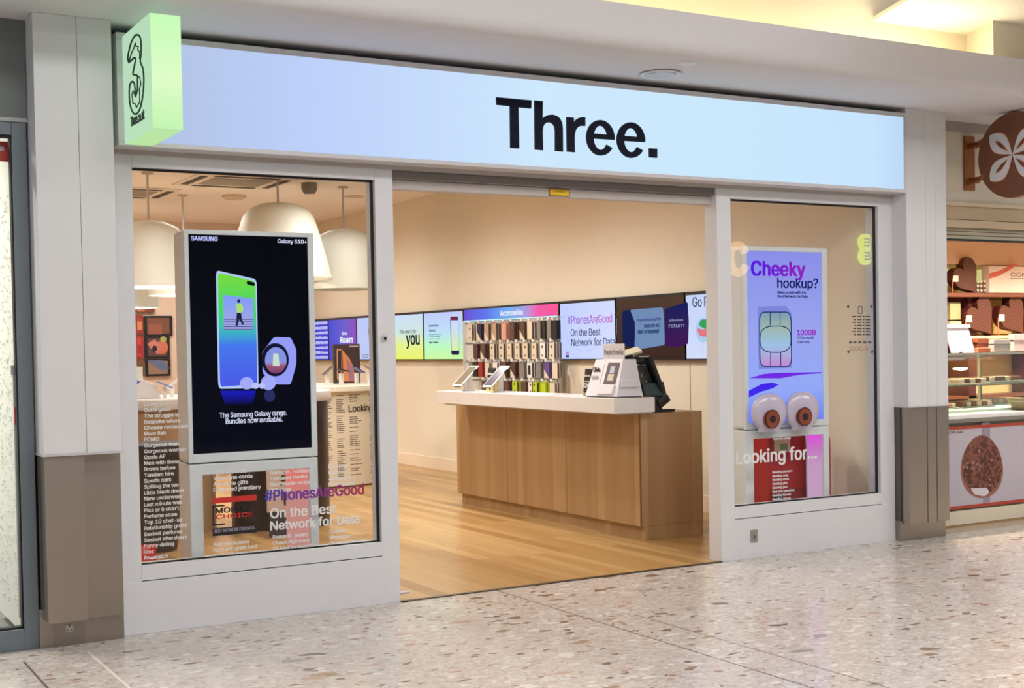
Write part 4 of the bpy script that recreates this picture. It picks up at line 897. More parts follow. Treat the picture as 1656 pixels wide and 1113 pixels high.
MB().box(-.04, .075, -.04, .04, -.03, .03).xf(M).build('handset', BLACK, t, bevel=.01)
MB().box(-.02, .06, -.03, .03, .03, .032).xf(M).build('keypad', mat('keypad_green', (60, 80, 84), .3), t)
MB().box(5.965, 6.07, 1.13, 1.19, .985, 1.06).build('cradle', BLACK, t, bevel=.01)
MB().cyl((6.06, 1.20, .972), .06, .014, 'z', 32).box(6.06, 6.2, 1.15, 1.2, .975, .995).build('base', BLACK, t, smooth=True)
t = thing('receipt_printer', 'black and grey receipt printer lid behind the dispenser header card', 'printer', (5.95, 1.45, 1.1))
M = Matrix.Translation((5.86, 1.38, ZL+.33)) @ Matrix.Rotation(math.radians(25), 4, 'X') @ Matrix.Rotation(math.radians(-15), 4, 'Y')
MB().box(-.05, .16, -.06, .02, -.01, .012).xf(M).build('paper_flap', mat('flap_cream', (222, 214, 190), .6), t, bevel=.002)
MB().box(5.86, 5.92, 1.3, 1.44, ZL, ZL+.32).build('body', BLACK, t, bevel=.006)
# ================================================================== DEEPER IN THE SHOP
LAMPW = mat('pendant_white', (214, 214, 202), .6)
def pendant(lab, x, y, zb, prof, power):
    t = thing('pendant_lamp', lab, 'lamp', (x, y, zb), 'large white dome pendants')
    H = max(z for r, z in prof); inner = [(max(r-.012, 0), z-.008 if z > .02 else z) for r, z in reversed(prof)]
    MB().lathe(list(prof)+inner, (x, y, zb), 56).build('shade', LAMPW, t, smooth=True)
    MB().cyl((x, y, zb+H-.01), .012, 3.39-zb-H+.01).build('rod', mat('rod_grey', (196, 190, 188), .4), t, smooth=True)
    MB().cyl((x, y, 3.372), .06, .018).build('ceiling_rose', mat('rose_beige', (196, 176, 156)), t, smooth=True)
    MB().lathe([(0, -.06), (.04, -.045), (.06, 0), (.04, .045), (.02, .1), (0, .1)], (x, y, zb+H*.6), 24).build('bulb', emis('pendant_bulb', (255, 236, 200), 4.0 if power else .5), t, smooth=True)
    if power: lamp('POINT', 'pendant_bulb_light', (x, y, zb+H*.42), power, (1, .93, .82), shadow_soft_size=.07)
    return t
cone = [(.578, 0), (.545, .12), (.50, .30), (.455, .46), (.42, .58), (.385, .68), (.31, .765), (.19, .815), (.06, .835), (0, .838)]
drum = [(.43, 0), (.425, .15), (.415, .33), (.40, .45), (.365, .545), (.29, .625), (.17, .68), (.05, .70), (0, .702)]
pendant('large flared white pendant above the portrait screen in the left window', 5.034, 6.705, 2.29, cone, 14)
pendant('white domed pendant nearest the doorway mullion', 5.974, 7.117, 2.20, drum, 0)
pendant('white domed pendant at the left edge of the left window', 3.627, 6.75, 2.19, drum, 40)
pendant('white domed pendant behind the leftmost one, mostly hidden by the screen', 4.509, 8.539, 2.185, drum, 30)
pendant('farthest low white pendant at the left edge, only its rim showing', 4.12, 9.9, 2.08, drum, 30)
# ceiling fittings
def cassette(lab, x0, x1, y0, y1):
    t = thing('ceiling_cassette', lab, 'air conditioner', ((x0+x1)/2, (y0+y1)/2, 3.37), 'ceiling air conditioning cassettes')
    CW = mat('cassette_cream', (232, 220, 204), .6)
    MB().box(x0, x1, y0, y1, 3.375, 3.39).build('panel', CW, t, bevel=.006)
    w_ = x1-x0; h_ = y1-y0
    MB().box(x0+.2*w_, x1-.2*w_, y0+.24*h_, y1-.24*h_, 3.368, 3.375).build('intake_grille', mat('cassette_grille', (150, 138, 122), .7), t, bevel=.002)
    SL = mat('cassette_slot', (70, 62, 54), .8)
    MB().box(x0+.18*w_, x1-.18*w_, y0+.06*h_, y0+.14*h_, 3.37, 3.375).build('slot', SL, t); MB().box(x0+.18*w_, x1-.18*w_, y1-.14*h_, y1-.06*h_, 3.37, 3.375).build('slot', SL, t)
    MB().box(x0+.05*w_, x0+.12*w_, y0+.15*h_, y1-.15*h_, 3.37, 3.375).build('slot', SL, t); MB().box(x1-.12*w_, x1-.05*w_, y0+.15*h_, y1-.15*h_, 3.37, 3.375).build('slot', SL, t)
cassette('ceiling air conditioning cassette above the dark phone advert', 4.12, 5.25, 6.55, 7.6)
cassette('ceiling air conditioning cassette above the leftmost pendant', 3.25, 4.35, 8.0, 9.0)
def disc(nm, lab, u, v, r, h, m_, cat='detector'):
    p = PZ(u, v, 3.39); o = MB().lathe([(0, -h), (r*.7, -h), (r, -h*.6), (r, 0)], (p.x, p.y, 3.39), 30).build(nm, m_, smooth=True); tag(o, lab, cat); return o
disc('smoke_detector', 'round flat beige fitting on the shop ceiling right of the cassette', 378, 316, .14, .05, mat('disc_beige', (206, 182, 152), .6))
disc('ceiling_camera', 'small dark domed camera on the shop ceiling right of the middle pendant rod', 500, 296, .09, .12, mat('camera_grey', (128, 122, 110), .4), 'camera')
disc('ceiling_disc', 'thin round plate on the ceiling near the doorway mullion', 572, 318, .13, .012, mat('disc_beige', (206, 182, 152), .6), 'fitting')
disc('sprinkler_cover', 'tiny pale cover under the front air conditioning cassette', 323, 304, .07, .01, mat('disc_pale', (236, 226, 208), .6), 'fitting')
# round white display table printed with words
RC = (5.55, 6.92)
t = thing('round_display_table', 'round white display table printed with black words and Looking', 'table', (RC[0], RC[1], 0))
TW = mat('table_cream', (224, 214, 192), .5)
MB().lathe([(0, 0), (.66, 0), (.7, .02), (.7, 1.04), (0, 1.04)], (RC[0], RC[1], 0), 72).build('drum', TW, t, smooth=True)
MB().lathe([(0, 1.04), (.74, 1.04), (.76, 1.05), (.76, 1.10), (.74, 1.115), (0, 1.115)], (RC[0], RC[1], 0), 72).build('tabletop', mat('table_top_cream', (232, 226, 208), .35), t, smooth=True)
def wrap(mb, r, ang0):
    """bend flat lettering (x = arc length) round the drum"""
    mb.v = [Vector((RC[0]+(r+p.y)*math.sin(ang0+p.x/r), RC[1]-(r+p.y)*math.cos(ang0+p.x/r), p.z)) for p in mb.v]; return mb
INK = mat('table_ink', (44, 42, 40), .5)
# angle of the drum facing a column seen at u
def ang(u):
    best = min(((abs((lambda c: c)(None) or 0), 0),), default=0)
    b = None
    for k in range(-200, 200):
        a_ = k*.008; P_ = Vector((RC[0]+.7*math.sin(a_), RC[1]-.7*math.cos(a_), .8)); d_ = P_-CAM
        uu = CX+FPX*d_.dot(RT)/d_.dot(fwd)
        n_ = Vector((math.sin(a_), -math.cos(a_), 0))
        if n_.dot(d_) < 0 and (b is None or abs(uu-u) < b[0]): b = (abs(uu-u), a_)
    return b[1]
q = text('x', 'Looking for', None, 'F', 0, (0, .80), .50, .098, build=False, bold=.015, t=.002)
q.v = [Vector((p.x, p.y-.0005, p.z)) for p in q.v]
def wrapf(mb, a0): mb.v = [Vector((RC[0]+(.7-p.y)*math.sin(a0+p.x/.7), RC[1]-(.7-p.y)*math.cos(a0+p.x/.7), p.z)) for p in mb.v]; return mb
wrapf(q, ang(564)).build('large_word', INK, t)
mb = MB(); random.seed(11)
for (u, wd, z0, z1) in ((544, .1, .12, 1.0), (565, .16, .12, .76), (565, .15, .92, 1.0), (597, .12, .12, .76), (597, .12, .92, 1.0), (520, .12, .3, 1.0)):
    a0 = ang(u); z = z1
    while z > z0:
        if random.random() < .85:
            L = wd*(.6+.4*random.random()); b_ = MB()
            n_ = 4
            for i in range(n_): b_.box(L*i/n_, L*(i+1)/n_*.999, .0, .0015, z, z+.009)
            wrapf(b_, a0); mb.v += [] ; mb.add(b_.v, b_.f)
        z -= .0225
o = mb.build('small_words', mat('table_ink_soft', (96, 90, 82), .6), t); o['kind'] = 'stuff'
pb = thing('leaning_poster', 'pale printed board leaning on the dark plinth, seen through the left stand', 'poster', (3.55, 3.0, 0))
a = PY(431, 752, 3.05); b_ = PY(474, 826, 3.05)
MB().box(a.x, b_.x, 3.05, 3.07, b_.z, a.z).build('board', mat('poster_rose', (206, 184, 172), .6), pb); MB().box(a.x+.02, b_.x-.02, 3.06, 3.08, 0, b_.z).build('foot', mat('poster_foot', (60, 56, 64), .5), pb)
mb = MB()
for k in range(4): q = polypx([(456-k, 762+k*7), (474, 761+k*7), (474, 764+k*7), (456-k, 765+k*7)], 3.049, .001); mb.add(q.v, q.f)
mb.build('word_lines', mat('print_black', (40, 36, 30)), pb); polypx(rr([(458, 792), (466, 788), (471, 800), (468, 818), (459, 818)], 2), 3.049, .001).build('figure_print', mat('print_slate', (60, 56, 66)), pb)
# devices on it
def dev(lab, u, v_, tilt, m_, rz, z0=1.115, y=6.6):
    p_ = PY(u, v_, y)
    e = thing('demo_phone', lab, 'phone', (p_.x, y, z0), 'demo phones on the round tables'); e.rotation_euler.z = rz
    MB().box(-.02, .02, -.02, .02, 0, .13).build('post', TOPW, e, local=True, bevel=.003)
    M = Matrix.Translation((0, -.03, .16)) @ Matrix.Rotation(math.radians(tilt), 4, 'Y')
    MB().box(-.075, .075, -.035, .035, -.006, .006).xf(M).build('phone', m_, e, local=True, bevel=.003)
    MB().box(-.068, .068, -.03, .03, .006, .0072).xf(M).build('phone_screen', mat('dev_screen', (60, 66, 84), .15), e, local=True)
dev('demo phone tilted up left of the brown poster stand', 529, 620, -38, mat('dev_olive', (110, 106, 90), .3), 0, y=6.5)
dev('dark demo phone in front of the brown poster stand', 552, 618, 10, BLACK, .3, y=6.35)
dev('blue demo phone in front of the right edge of the brown poster stand', 577, 617, 25, mat('dev_blue', (60, 80, 150), .3), .4, y=6.35)
dev('demo phone tilted down to the right of the brown poster stand', 597, 616, 35, mat('dev_mauve', (150, 120, 120), .3), .0, y=6.5)
t = thing('poster_stand', 'brown poster of an orange phone standing on the round display table', 'poster', (5.75, 6.95, 1.115))
a = PY(539, 557, 6.95); b_ = PY(583, 618, 6.95)
MB().box(a.x, b_.x, 6.95, 6.98, 1.115, a.z).build('board', mat('poster_brown', (60, 42, 40), .4), t, bevel=.003)
def pq(nm, pts, m_, k=.002): return polypx(pts, 6.95-k*.5, .001+k*.1).build(nm, m_, t)
pq('phone_side_picture', rr([(544.5, 564), (553, 566), (553, 600), (547, 614), (545, 614)], 2, .1), mat('poster_copper', (190, 140, 110), .4))
pq('phone_inner_picture', [(546.5, 566), (552, 568), (552, 598), (547, 612)], mat('poster_darkbrown', (48, 32, 32), .4), .006)
pq('phone_back_picture', [(550, 563), (556, 569), (565, 580), (570, 590), (573, 602), (576, 617), (556, 617), (555, 600), (554, 575)], mat('poster_orange', (206, 128, 78), .4))
pq('phone_sheen_picture', [(560, 578), (566, 586), (572, 602), (573, 616), (565, 616), (562, 600)], mat('poster_lilac', (160, 108, 130), .4), .006)
pq('caption_picture', [(564, 559.5), (579, 559), (579, 561), (564, 561.5)], mat('poster_pale', (200, 180, 170), .4), .006)
t.location.z = 1.115
# dark plinth with a white round top
def plinth(lab, x, y, r, zt, m_, topm, taper=1.0):
    t = thing('round_plinth', lab, 'plinth', (x, y, 0))
    MB().lathe([(0, 0), (r*taper, 0), (r, zt-.09), (0, zt-.09)], (x, y, 0), 56).build('drum', m_, t, smooth=True)
    MB().lathe([(0, zt-.09), (r+.02, zt-.09), (r+.03, zt-.07), (r+.03, zt-.01), (r+.02, zt), (0, zt)], (x, y, 0), 56).build('round_top', topm, t, smooth=True)
    return t
plinth('dark brown round plinth with white top behind the portrait screen', 3.93, 3.78, .42, 1.16, mat('plinth_dark', (44, 32, 32), .35), TOPW)
plinth('round oak table with white top behind the words at the far left', 2.86, 4.1, .57, 1.13, OAK, TOPW)
plinth('dark rounded stool behind the column of words in the left window', 2.62, 2.95, .27, .82, mat('reflection_drum_dark', (58, 50, 48), .4), mat('reflection_drum_top', (52, 46, 46), .5), .6)  # added drum that stands in for a dark reflection in the glass
ct = thing('white_storage_drum', 'cream cylinder on the shop floor seen through the left stand', 'plinth', (4.5, 7.9, 0))
MB().lathe([(0, 0), (.45, 0), (.45, .9), (0, .9)], (4.45, 8.6, 0), 48).build('drum', TW, ct, smooth=True); MB().lathe([(0, .9), (.48, .9), (.48, .95), (0, .95)], (4.45, 8.6, 0), 48).build('round_top', TOPW, ct, smooth=True)
# devices on the oak table
t = thing('tablet_stand', 'bright white slanted tablet stand on the round oak table', 'stand', (2.75, 3.75, 1.13))
MB().prism([(2.62, 1.13), (2.9, 1.13), (2.86, 1.24), (2.72, 1.30)], 'y', 3.72, 3.95).build('wedge', TOPW, t, bevel=.004)
MB().box(2.66, 2.8, 3.9, 3.93, 1.25, 1.39).build('info_card', mat('card_pale', (222, 220, 214)), t, bevel=.002)
MB().box(2.71, 2.74, 3.895, 3.9, 1.32, 1.35).build('print', mat('ink_mid', (150, 148, 154)), t)
for i, (lab, x, y, c, rz, tl) in enumerate((('purple demo phone at the left edge of the oak table', 2.62, 3.62, (70, 40, 190), .5, -30), ('pale blue demo phone on the oak table', 2.93, 3.72, (130, 150, 214), -.2, 24), ('white demo phone at the right of the oak table', 3.04, 3.9, (226, 222, 214), .1, -35))):
    e = thing('demo_phone', lab, 'phone', (x, y, 1.13), 'demo phones on the round tables'); e.rotation_euler.z = rz
    MB().box(-.015, .015, -.015, .015, 0, .09).build('post', TOPW, e, local=True); M = Matrix.Translation((0, -.02, .11)) @ Matrix.Rotation(math.radians(tl), 4, 'Y')
    MB().box(-.07, .07, -.035, .035, -.006, .006).xf(M).build('phone', mat('dp%d' % i, c, .3), e, local=True, bevel=.003); MB().box(-.06, .06, -.03, .03, .006, .0072).xf(M).build('phone_screen', mat('dps%d' % i, tuple(x_*.9 for x_ in c), .15), e, local=True)
# pictures at the back wall, far left
def framed(lab, u0_, v0_, u1_, v1_, col, shapes, m_frame=BLACK):
    yb_ = 11.76; a = PY(u0_, v0_, yb_); b_ = PY(u1_, v1_, yb_)
    t = thing('wall_picture', lab, 'picture', ((a.x+b_.x)/2, yb_, b_.z), 'pictures on the back wall')
    MB().box(a.x, b_.x, yb_, yb_+.035, b_.z, a.z).build('frame', m_frame, t)
    MB().box(a.x+.04, b_.x-.04, yb_-.004, yb_, b_.z+.03, a.z-.03).build('print', mat('pic%d' % int(u0_*7+v0_), col, .5), t)
    for i, (pts, c) in enumerate(shapes): polypx(pts, yb_-.005-.002*i, .001).build('print_shape', mat('picsh%d_%d_%d' % c, c, .5), t)
framed('black framed back wall picture of brown boxes', 233, 511, 279, 543, (120, 74, 56), [([(240, 524), (262, 523), (262, 541), (240, 541)], (146, 86, 66))])
framed('black framed back wall picture of hands in warm light', 234, 544, 275, 579, (96, 60, 66), [(ell(262, 562, 10, 11), (206, 110, 86)), ([(238, 556), (250, 549), (262, 560), (256, 574), (246, 566)], (198, 126, 110)), (ell(250, 564, 4, 5), (30, 26, 44)), (ell(264, 549, 5, 5), (176, 170, 96))])
framed('back wall picture in blue and tan under the hands picture', 235, 581, 276, 608, (150, 120, 104), [([(238, 583), (262, 582), (274, 596), (262, 600)], (96, 110, 150))])
framed('red back wall picture at the far left edge', 217, 543, 233, 580, (204, 56, 62), [(ell(226, 565, 3, 8), (150, 36, 44))], mat('frame_red', (150, 50, 46)))
framed('small red and amber back wall picture at the far left edge', 217, 510, 232, 541, (160, 66, 50), [([(222, 520), (230, 520), (230, 534), (222, 534)], (206, 130, 86))], mat('frame_red', (150, 50, 46)))
framed('brown back wall picture at the bottom of the far left edge', 217, 581, 233, 608, (122, 78, 44), [(ell(226, 596, 4, 5), (80, 60, 30))], mat('frame_brown', (110, 66, 40)))
framed('long low red back wall picture above the others at the far left', 217, 497, 250, 506, (160, 60, 44), [([(222, 499), (234, 499), (234, 504), (222, 504)], (190, 120, 90))], mat('frame_brown', (110, 66, 40)))
# ================================================================== RIGHT NEIGHBOUR: CHOCOLATE SHOP
CB = mat('cream_board', (214, 204, 184), .6); BEI = mat('beige_beam', (186, 164, 134), .6); WRM = mat('warm_shop_wall', (226, 196, 140), .7)
struct('wall_right_shop', CB, (7.9, 13, .15, .25, 2.575, 3.2))
struct('shade_strip', mat('grey_shadow_strip', (160, 152, 142), .7), (7.84, 13, .12, .25, 3.13, 3.2))  # grey strip paints the shade where the board meets the soffit
struct('wall_right_shop', mat('pier_side_paint', (200, 194, 184), .6), (7.79, 7.9, .2, .6, 0, 3.2))
struct('trim_6', mat('cream_moulding', (206, 190, 160), .6), (7.9, 13, .12, .25, 2.545, 2.575), bevel=.003)
struct('trim_7', BEI, (7.9, 13, .14, .25, 2.44, 2.545)); struct('trim_8', mat('beige_beam2', (196, 174, 144), .6), (7.9, 13, .13, .25, 2.375, 2.435))
sh = thing('roller_shutter', 'green grey slatted roller shutter raised over the chocolate shop', 'shutter', (10, .16, 2.26))
for k in range(3): MB().box(7.9, 13, .15+k*.006, .2, 2.29+k*.03, 2.314+k*.03).build('slat', mat('shutter_green_grey', (168, 164, 144), .5), sh, bevel=.004)
struct('trim_9', DARK, (7.9, 13, .16, .22, 2.275, 2.288))
struct('ceiling', mat('salmon_ceiling', (232, 190, 150), .8), (7.9, 13, .25, 2.3, 2.56, 2.62)); struct('wall_right_shop', WRM, (7.9, 13, 2.3, 2.4, 0, 2.6)); struct('wall_right_shop', WRM, (13, 13.1, .15, 2.4, 0, 2.6))
struct('trim_10', mat('salmon_bulkhead', (240, 200, 168), .8), (7.9, 13, 2.0, 2.3, PY(1580, 428, 2.0).z, 2.56))
for x in (8.8, 10.2, 11.6):
    lamp('SPOT', 'chocolate_shop_downlight', (x, .95, 2.54), 340, (1, .86, .68), spot_size=math.radians(160), spot_blend=.8, shadow_soft_size=.08)
# projecting bronze disc sign
BR = mat('bronze_paint', (124, 78, 58), .42, .25, noise=.15); COP = mat('copper_bracket', (150, 92, 50), .35, .6)
xs = 8.235
ds = thing('round_projecting_sign', 'round bronze brown projecting sign with a white flower over the chocolate shop', 'sign', (xs, -.4, 2.55))
MB().cyl((xs-.03, -.407, 2.871), .322, .06, 'x', 72).build('disc', BR, ds, bevel=.004, smooth=True)
PET = mat('petal_white', (206, 206, 212), .5); RIMC = mat('petal_edge_copper', (238, 190, 160), .4)
def petal(a0, L, wd, off, x, m_, nm, r_=0):
    L *= .93; wd *= .93; off *= .93
    pts = []
    N = 14
    for i in range(N+1):
        t_ = i/N; pts.append((L*t_, wd*(math.sin(PI*t_**1.35))**.8))
    for i in range(N-1, 0, -1):
        t_ = i/N; pts.append((L*t_, -wd*(math.sin(PI*t_**1.35))**.8))
    ca, sa = math.cos(a0), math.sin(a0)
    q = [(-.407-(p*ca-w__*sa)-off*ca, 2.871+(p*sa+w__*ca)+off*sa) for p, w__ in pts]
    MB().prism(q, 'x', x-.004, x).build(nm, m_, ds)
fc = 0
for a0 in (math.radians(40), math.radians(140), math.radians(220), math.radians(320)):
    petal(a0, .29, .083, 0, xs-.03, RIMC, 'petal_edge'); petal(a0, .28, .075, .004, xs-.034, PET, 'petal'); petal(a0, .17, .022, .04, xs-.038, RIMC, 'vein_edge'); petal(a0, .15, .015, .052, xs-.042, BR, 'vein')
bk = thing('sign_bracket', 'copper bracket plate with two arms holding the round bronze sign', 'bracket', (8.37, .1, 2.67))
MB().box(8.31, 8.43, .135, .149, 2.672, 3.1).build('plate', COP, bk, bevel=.003)
for z in (3.02, 2.745):
    MB().cyl((8.37, .055, z), .026, .08, 'y', 20).build('collar', COP, bk, smooth=True); MB().cyl((8.37, .055 if z < 2.8 else .06, z), .016, .09, 'y').build('stub', COP, bk)
    MB().tube([(8.37, .14, z), (8.34, .02, z), (8.215, -.14, z)], .02, 12).build('arm', COP, bk, smooth=True)
# counter front with the egg poster
cf = thing('chocolate_counter', 'cream shop counter with a grey poster panel between red stripes', 'counter', (10, .3, 0))
MB().box(7.95, 12.5, .24, 1.2, .0, .86).build('body', mat('counter_cream', (222, 214, 190), .5), cf)
MB().box(7.95, 12.5, .2, .24, .02, .13).build('kick_board', mat('counter_cream', (222, 214, 190), .5), cf); MB().box(7.95, 12.5, .205, .24, 0, .03).build('base_strip', mat('tan_strip', (168, 140, 92), .5), cf)
MB().box(7.95, 12.5, .17, 1.2, .835, .862).build('steel_edge', mat('counter_edge_grey', (150, 146, 132), .35, .5), cf, bevel=.003); MB().box(7.95, 12.5, .18, 1.2, .862, .895).build('white_ledge', mat('ledge_white', (246, 240, 234), .3), cf, bevel=.003)
pm = mat('poster_grey', (186, 180, 190), .5)
ep = thing('egg_poster', 'grey poster with a chocolate egg and the word CHOCOLATE on the counter front', 'poster', (9, .2, .15))
MB().box(7.95, 12.4, .2, .203, .15, .80).build('sheet', pm, ep)
MB().box(7.95, 12.4, .197, .2, .78, .805).build('red_stripe', mat('stripe_red', (176, 66, 44), .5), ep); MB().box(7.95, 12.4, .197, .2, .145, .17).build('red_stripe', mat('stripe_red', (176, 66, 44), .5), ep)
polypx([(1588, 684), (1601, 683), (1601, 812), (1590, 813)], .199, .0008).build('pale_column_print', mat('print_mauve', (150, 138, 152), .5), ep)
textpx('lettering', 'CHOCOLATE', mat('poster_ink', (84, 78, 84)), .199, 1514, 697, 44, 5.5, parent=ep, t=.0008)
textpx('lettering', 'ICE CREAM', mat('poster_ink', (84, 78, 84)), .199, 1520, 703, 38, 4, parent=ep, t=.0008)
eggm = mat('egg_chocolate', (118, 62, 44), .55); nt = eggm.node_tree
vv_ = nt.nodes.new('ShaderNodeTexVoronoi'); vv_.inputs['Scale'].default_value = 42; tc_ = nt.nodes.new('ShaderNodeTexCoord'); nt.links.new(tc_.outputs['Object'], vv_.inputs[0])
cr_ = nt.nodes.new('ShaderNodeValToRGB'); cr_.color_ramp.interpolation = 'CONSTANT'; sp_ = nt.nodes.new('ShaderNodeSeparateColor'); nt.links.new(vv_.outputs['Color'], sp_.inputs[0]); nt.links.new(sp_.outputs[0], cr_.inputs[0])
cr_.color_ramp.elements[0].color = lin((84, 40, 30)); cr_.color_ramp.elements[1].color = lin((124, 76, 60)); cr_.color_ramp.elements[1].position = .35
for p_, c_ in ((.6, (118, 66, 50)), (.88, (160, 116, 100)), (.92, (60, 28, 24))): k = cr_.color_ramp.elements.new(p_); k.color = lin(c_)
nt.links.new(cr_.outputs[0], nt.nodes['Principled BSDF'].inputs['Base Color'])
egg = [(1588+34*math.cos(2*PI*i/30)*(1+.12*math.sin(2*PI*i/30))*1.0, 755+51*math.sin(2*PI*i/30)) for i in range(30)]
polypx(egg, .1985, .0008).build('egg_shadow_print', mat('egg_shadow', (150, 96, 84), .5), ep)
polypx([(1588+(u-1588)*.94, 752+(v-755)*.93) for u, v in egg], .1975, .0008).build('egg_print', eggm, ep)
polypx([(1570, 790), (1596, 789), (1600, 797), (1592, 803), (1576, 800)], .1965, .0008).build('egg_foil_print', mat('foil_white', (214, 206, 212), .5), ep)
# glass display case
gc = thing('glass_display_case', 'glass display case with a curved front on the chocolate counter', 'display case', (9.0, .6, .895))
G2 = glassmat('case_glass', (.94, .97, .95)); FR = mat('case_frame', (186, 184, 170), .4, .4)
crv = [(.32, .9)]+[(.32+.5*(1-math.cos(a_)), .95+.4*math.sin(a_)) for a_ in [PI/2*i/8 for i in range(9)]]
MB().prism(crv+[(y_+.008, z_-.006) for y_, z_ in reversed(crv)], 'x', 8.2, 9.25).build('curved_glass', G2, gc, smooth=True)
MB().box(8.2, 12.2, .8, 1.15, 1.35, 1.36).build('top_glass', G2, gc)
MB().box(9.25, 12.2, .8, .808, .9, 1.35).build('front_glass', G2, gc)
for x in (8.2, 9.25, 10.0): MB().box(x, x+.02, .8, .83, .895, 1.36).build('frame_post', FR, gc)
MB().box(8.2, 12.2, .78, .81, 1.355, 1.375).build('top_rail', FR, gc)
MB().box(8.22, 12.2, .55, 1.1, 1.1, 1.11).build('glass_shelf', G2, gc)
MB().box(8.22, 12.2, .4, 1.15, .895, .915).build('deck', mat('case_deck', (226, 236, 222), .3), gc)
CH = [mat('choc_orange', (210, 126, 84), .4), mat('choc_brown', (112, 62, 44), .35), mat('choc_cream', (226, 200, 170), .5), mat('choc_pink', (222, 150, 126), .5)]
def tray(lab, x, y, z, w_, d_, cols, n):
    t = thing('chocolate_tray', lab, 'tray', (x, y, z), 'trays of chocolates in the glass case')
    MB().box(x, x+w_, y, y+d_, z, z+.012).build('tray', FR, t, bevel=.002)
    for i in range(n):
        MB().box(x+.01+i*(w_-.02)/n, x+.01+(i+.85)*(w_-.02)/n, y+.02, y+d_-.02, z+.012, z+.05).build('chocolate_row', cols[i % len(cols)], t, bevel=.006)
tray('tray of orange wrapped chocolates on the upper glass shelf', 8.35, .62, 1.11, .36, .3, [CH[0], CH[2], CH[0]], 5)
tray('tray of cream chocolates on the upper glass shelf, right of the orange ones', 8.8, .62, 1.11, .36, .3, [CH[2], CH[1]], 5)
tray('tray of pink and cream chocolates on the case deck at the left', 8.3, .55, .915, .4, .3, [CH[3], CH[0], CH[2]], 6)
tray('tray of dark chocolates on the case deck in the middle', 8.8, .6, .915, .4, .3, [CH[1], CH[2]], 6)
tray('tray of cream chocolates on the case deck at the right', 9.4, .85, .915, .5, .25, [CH[2], CH[3]], 6)
tray('tray of brown chocolates on the upper shelf behind the frame post', 9.35, .82, 1.11, .5, .25, [CH[1], CH[2], CH[1]], 7)
bw = thing('sample_bowl', 'grey green bowl with pale mint rim on the white counter ledge', 'bowl', (9.2, .3, .895))
p_ = PY(1657, 668, .3)
MB().lathe([(0, 0), (.05, 0), (.09, .03), (.13, .10), (.125, .10), (.085, .035), (0, .02)], (p_.x, .32, .895), 36).build('bowl', mat('bowl_green', (140, 128, 96), .5), bw, smooth=True)
MB().cyl((p_.x, .32, .97), .118, .012, 'z', 32).build('mint_lining', mat('mint', (196, 232, 214), .5), bw)
nb = thing('notice_board', 'white tilted poster card with a dark curved print on top of the case', 'card', (8.4, .95, 1.375))
MB().prism([(1.0, 1.376), (1.02, 1.376), (1.1, 1.62), (1.08, 1.62)], 'x', PY(1541, 590, 1).x, PY(1577, 590, 1).x).build('card', mat('card_lilac_white', (226, 214, 218), .5), nb)
MB().prism([(1.06, 1.60), (1.1, 1.60), (1.11, 1.63), (1.07, 1.63)], 'x', PY(1538, 590, 1).x, PY(1579, 590, 1).x).build('top_roll', mat('card_top', (238, 226, 222), .5), nb)
mb = polypx([(1550, 571), (1555, 568), (1558, 576), (1562, 584), (1557, 586), (1553, 580)], .98, .002); mb.build('curved_print', mat('print_darkbrown', (78, 52, 44)), nb)
for i, (lab, u, v, w_, h_, y, c) in enumerate((('small pink and orange box on the case top right of the poster card', 1592, 568, .16, .05, 1.0, (214, 120, 84)), ('brown filled glass jar on the case top under the flower emblem', 1590, 592, .14, .16, 1.08, (150, 84, 60)), ('grey box with brown print inside the case to the right', 1621, 590, .22, .14, 1.0, (186, 176, 170)), ('pink and white box stack at the right frame edge behind the case', 1652, 592, .2, .2, 1.05, (236, 204, 200)))):
    p_ = PY(u, v, y); zb = 1.376
    t = thing('gift_box', lab, 'box', (p_.x, y, zb), 'small boxes on the glass case')
    MB().box(p_.x-w_/2, p_.x+w_/2, y, y+.06, zb, zb+h_*.8).build('carton', mat('gift%d' % i, c, .5), t, bevel=.003)
    MB().box(p_.x-w_/2, p_.x+w_/2, y-.003, y+.062, zb+h_*.45, zb+h_*.52).build('ribbon', mat('giftr%d' % i, tuple(x_*.7 for x_ in c), .4), t)
# shelves with heart boxes
YB = 1.9
su = thing('back_shelving', 'warm wood shelving behind the chocolate counter', 'shelving', (10.5, YB, 0))
zs1 = PY(1600, 474, YB).z; zs2 = PY(1600, 543, YB).z
WD = mat('shelf_brown', (124, 70, 50), .5)
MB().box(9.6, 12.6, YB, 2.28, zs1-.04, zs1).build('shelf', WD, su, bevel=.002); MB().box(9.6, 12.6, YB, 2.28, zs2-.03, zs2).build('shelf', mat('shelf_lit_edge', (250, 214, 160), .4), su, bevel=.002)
MB().box(9.6, 12.6, YB+.1, 2.28, .9, .93).build('shelf', WD, su)
p_ = PY(1553, 510, 2.1); MB().box(p_.x, p_.x+.1, 2.0, 2.28, .3, zs1-.04).build('upright', mat('upright_maroon', (84, 34, 34), .5), su)
p_ = PY(1659, 510, 2.1); MB().box(p_.x, p_.x+.1, 2.0, 2.28, .3, zs1-.04).build('upright', mat('upright_maroon', (84, 34, 34), .5), su)
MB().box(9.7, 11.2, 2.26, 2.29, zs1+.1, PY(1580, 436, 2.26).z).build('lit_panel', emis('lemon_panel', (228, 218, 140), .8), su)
MB().box(9.7, 12.6, 2.26, 2.29, zs2+.02, zs1-.05).build('back_panel', mat('ochre_panel', (222, 186, 120), .6), su)
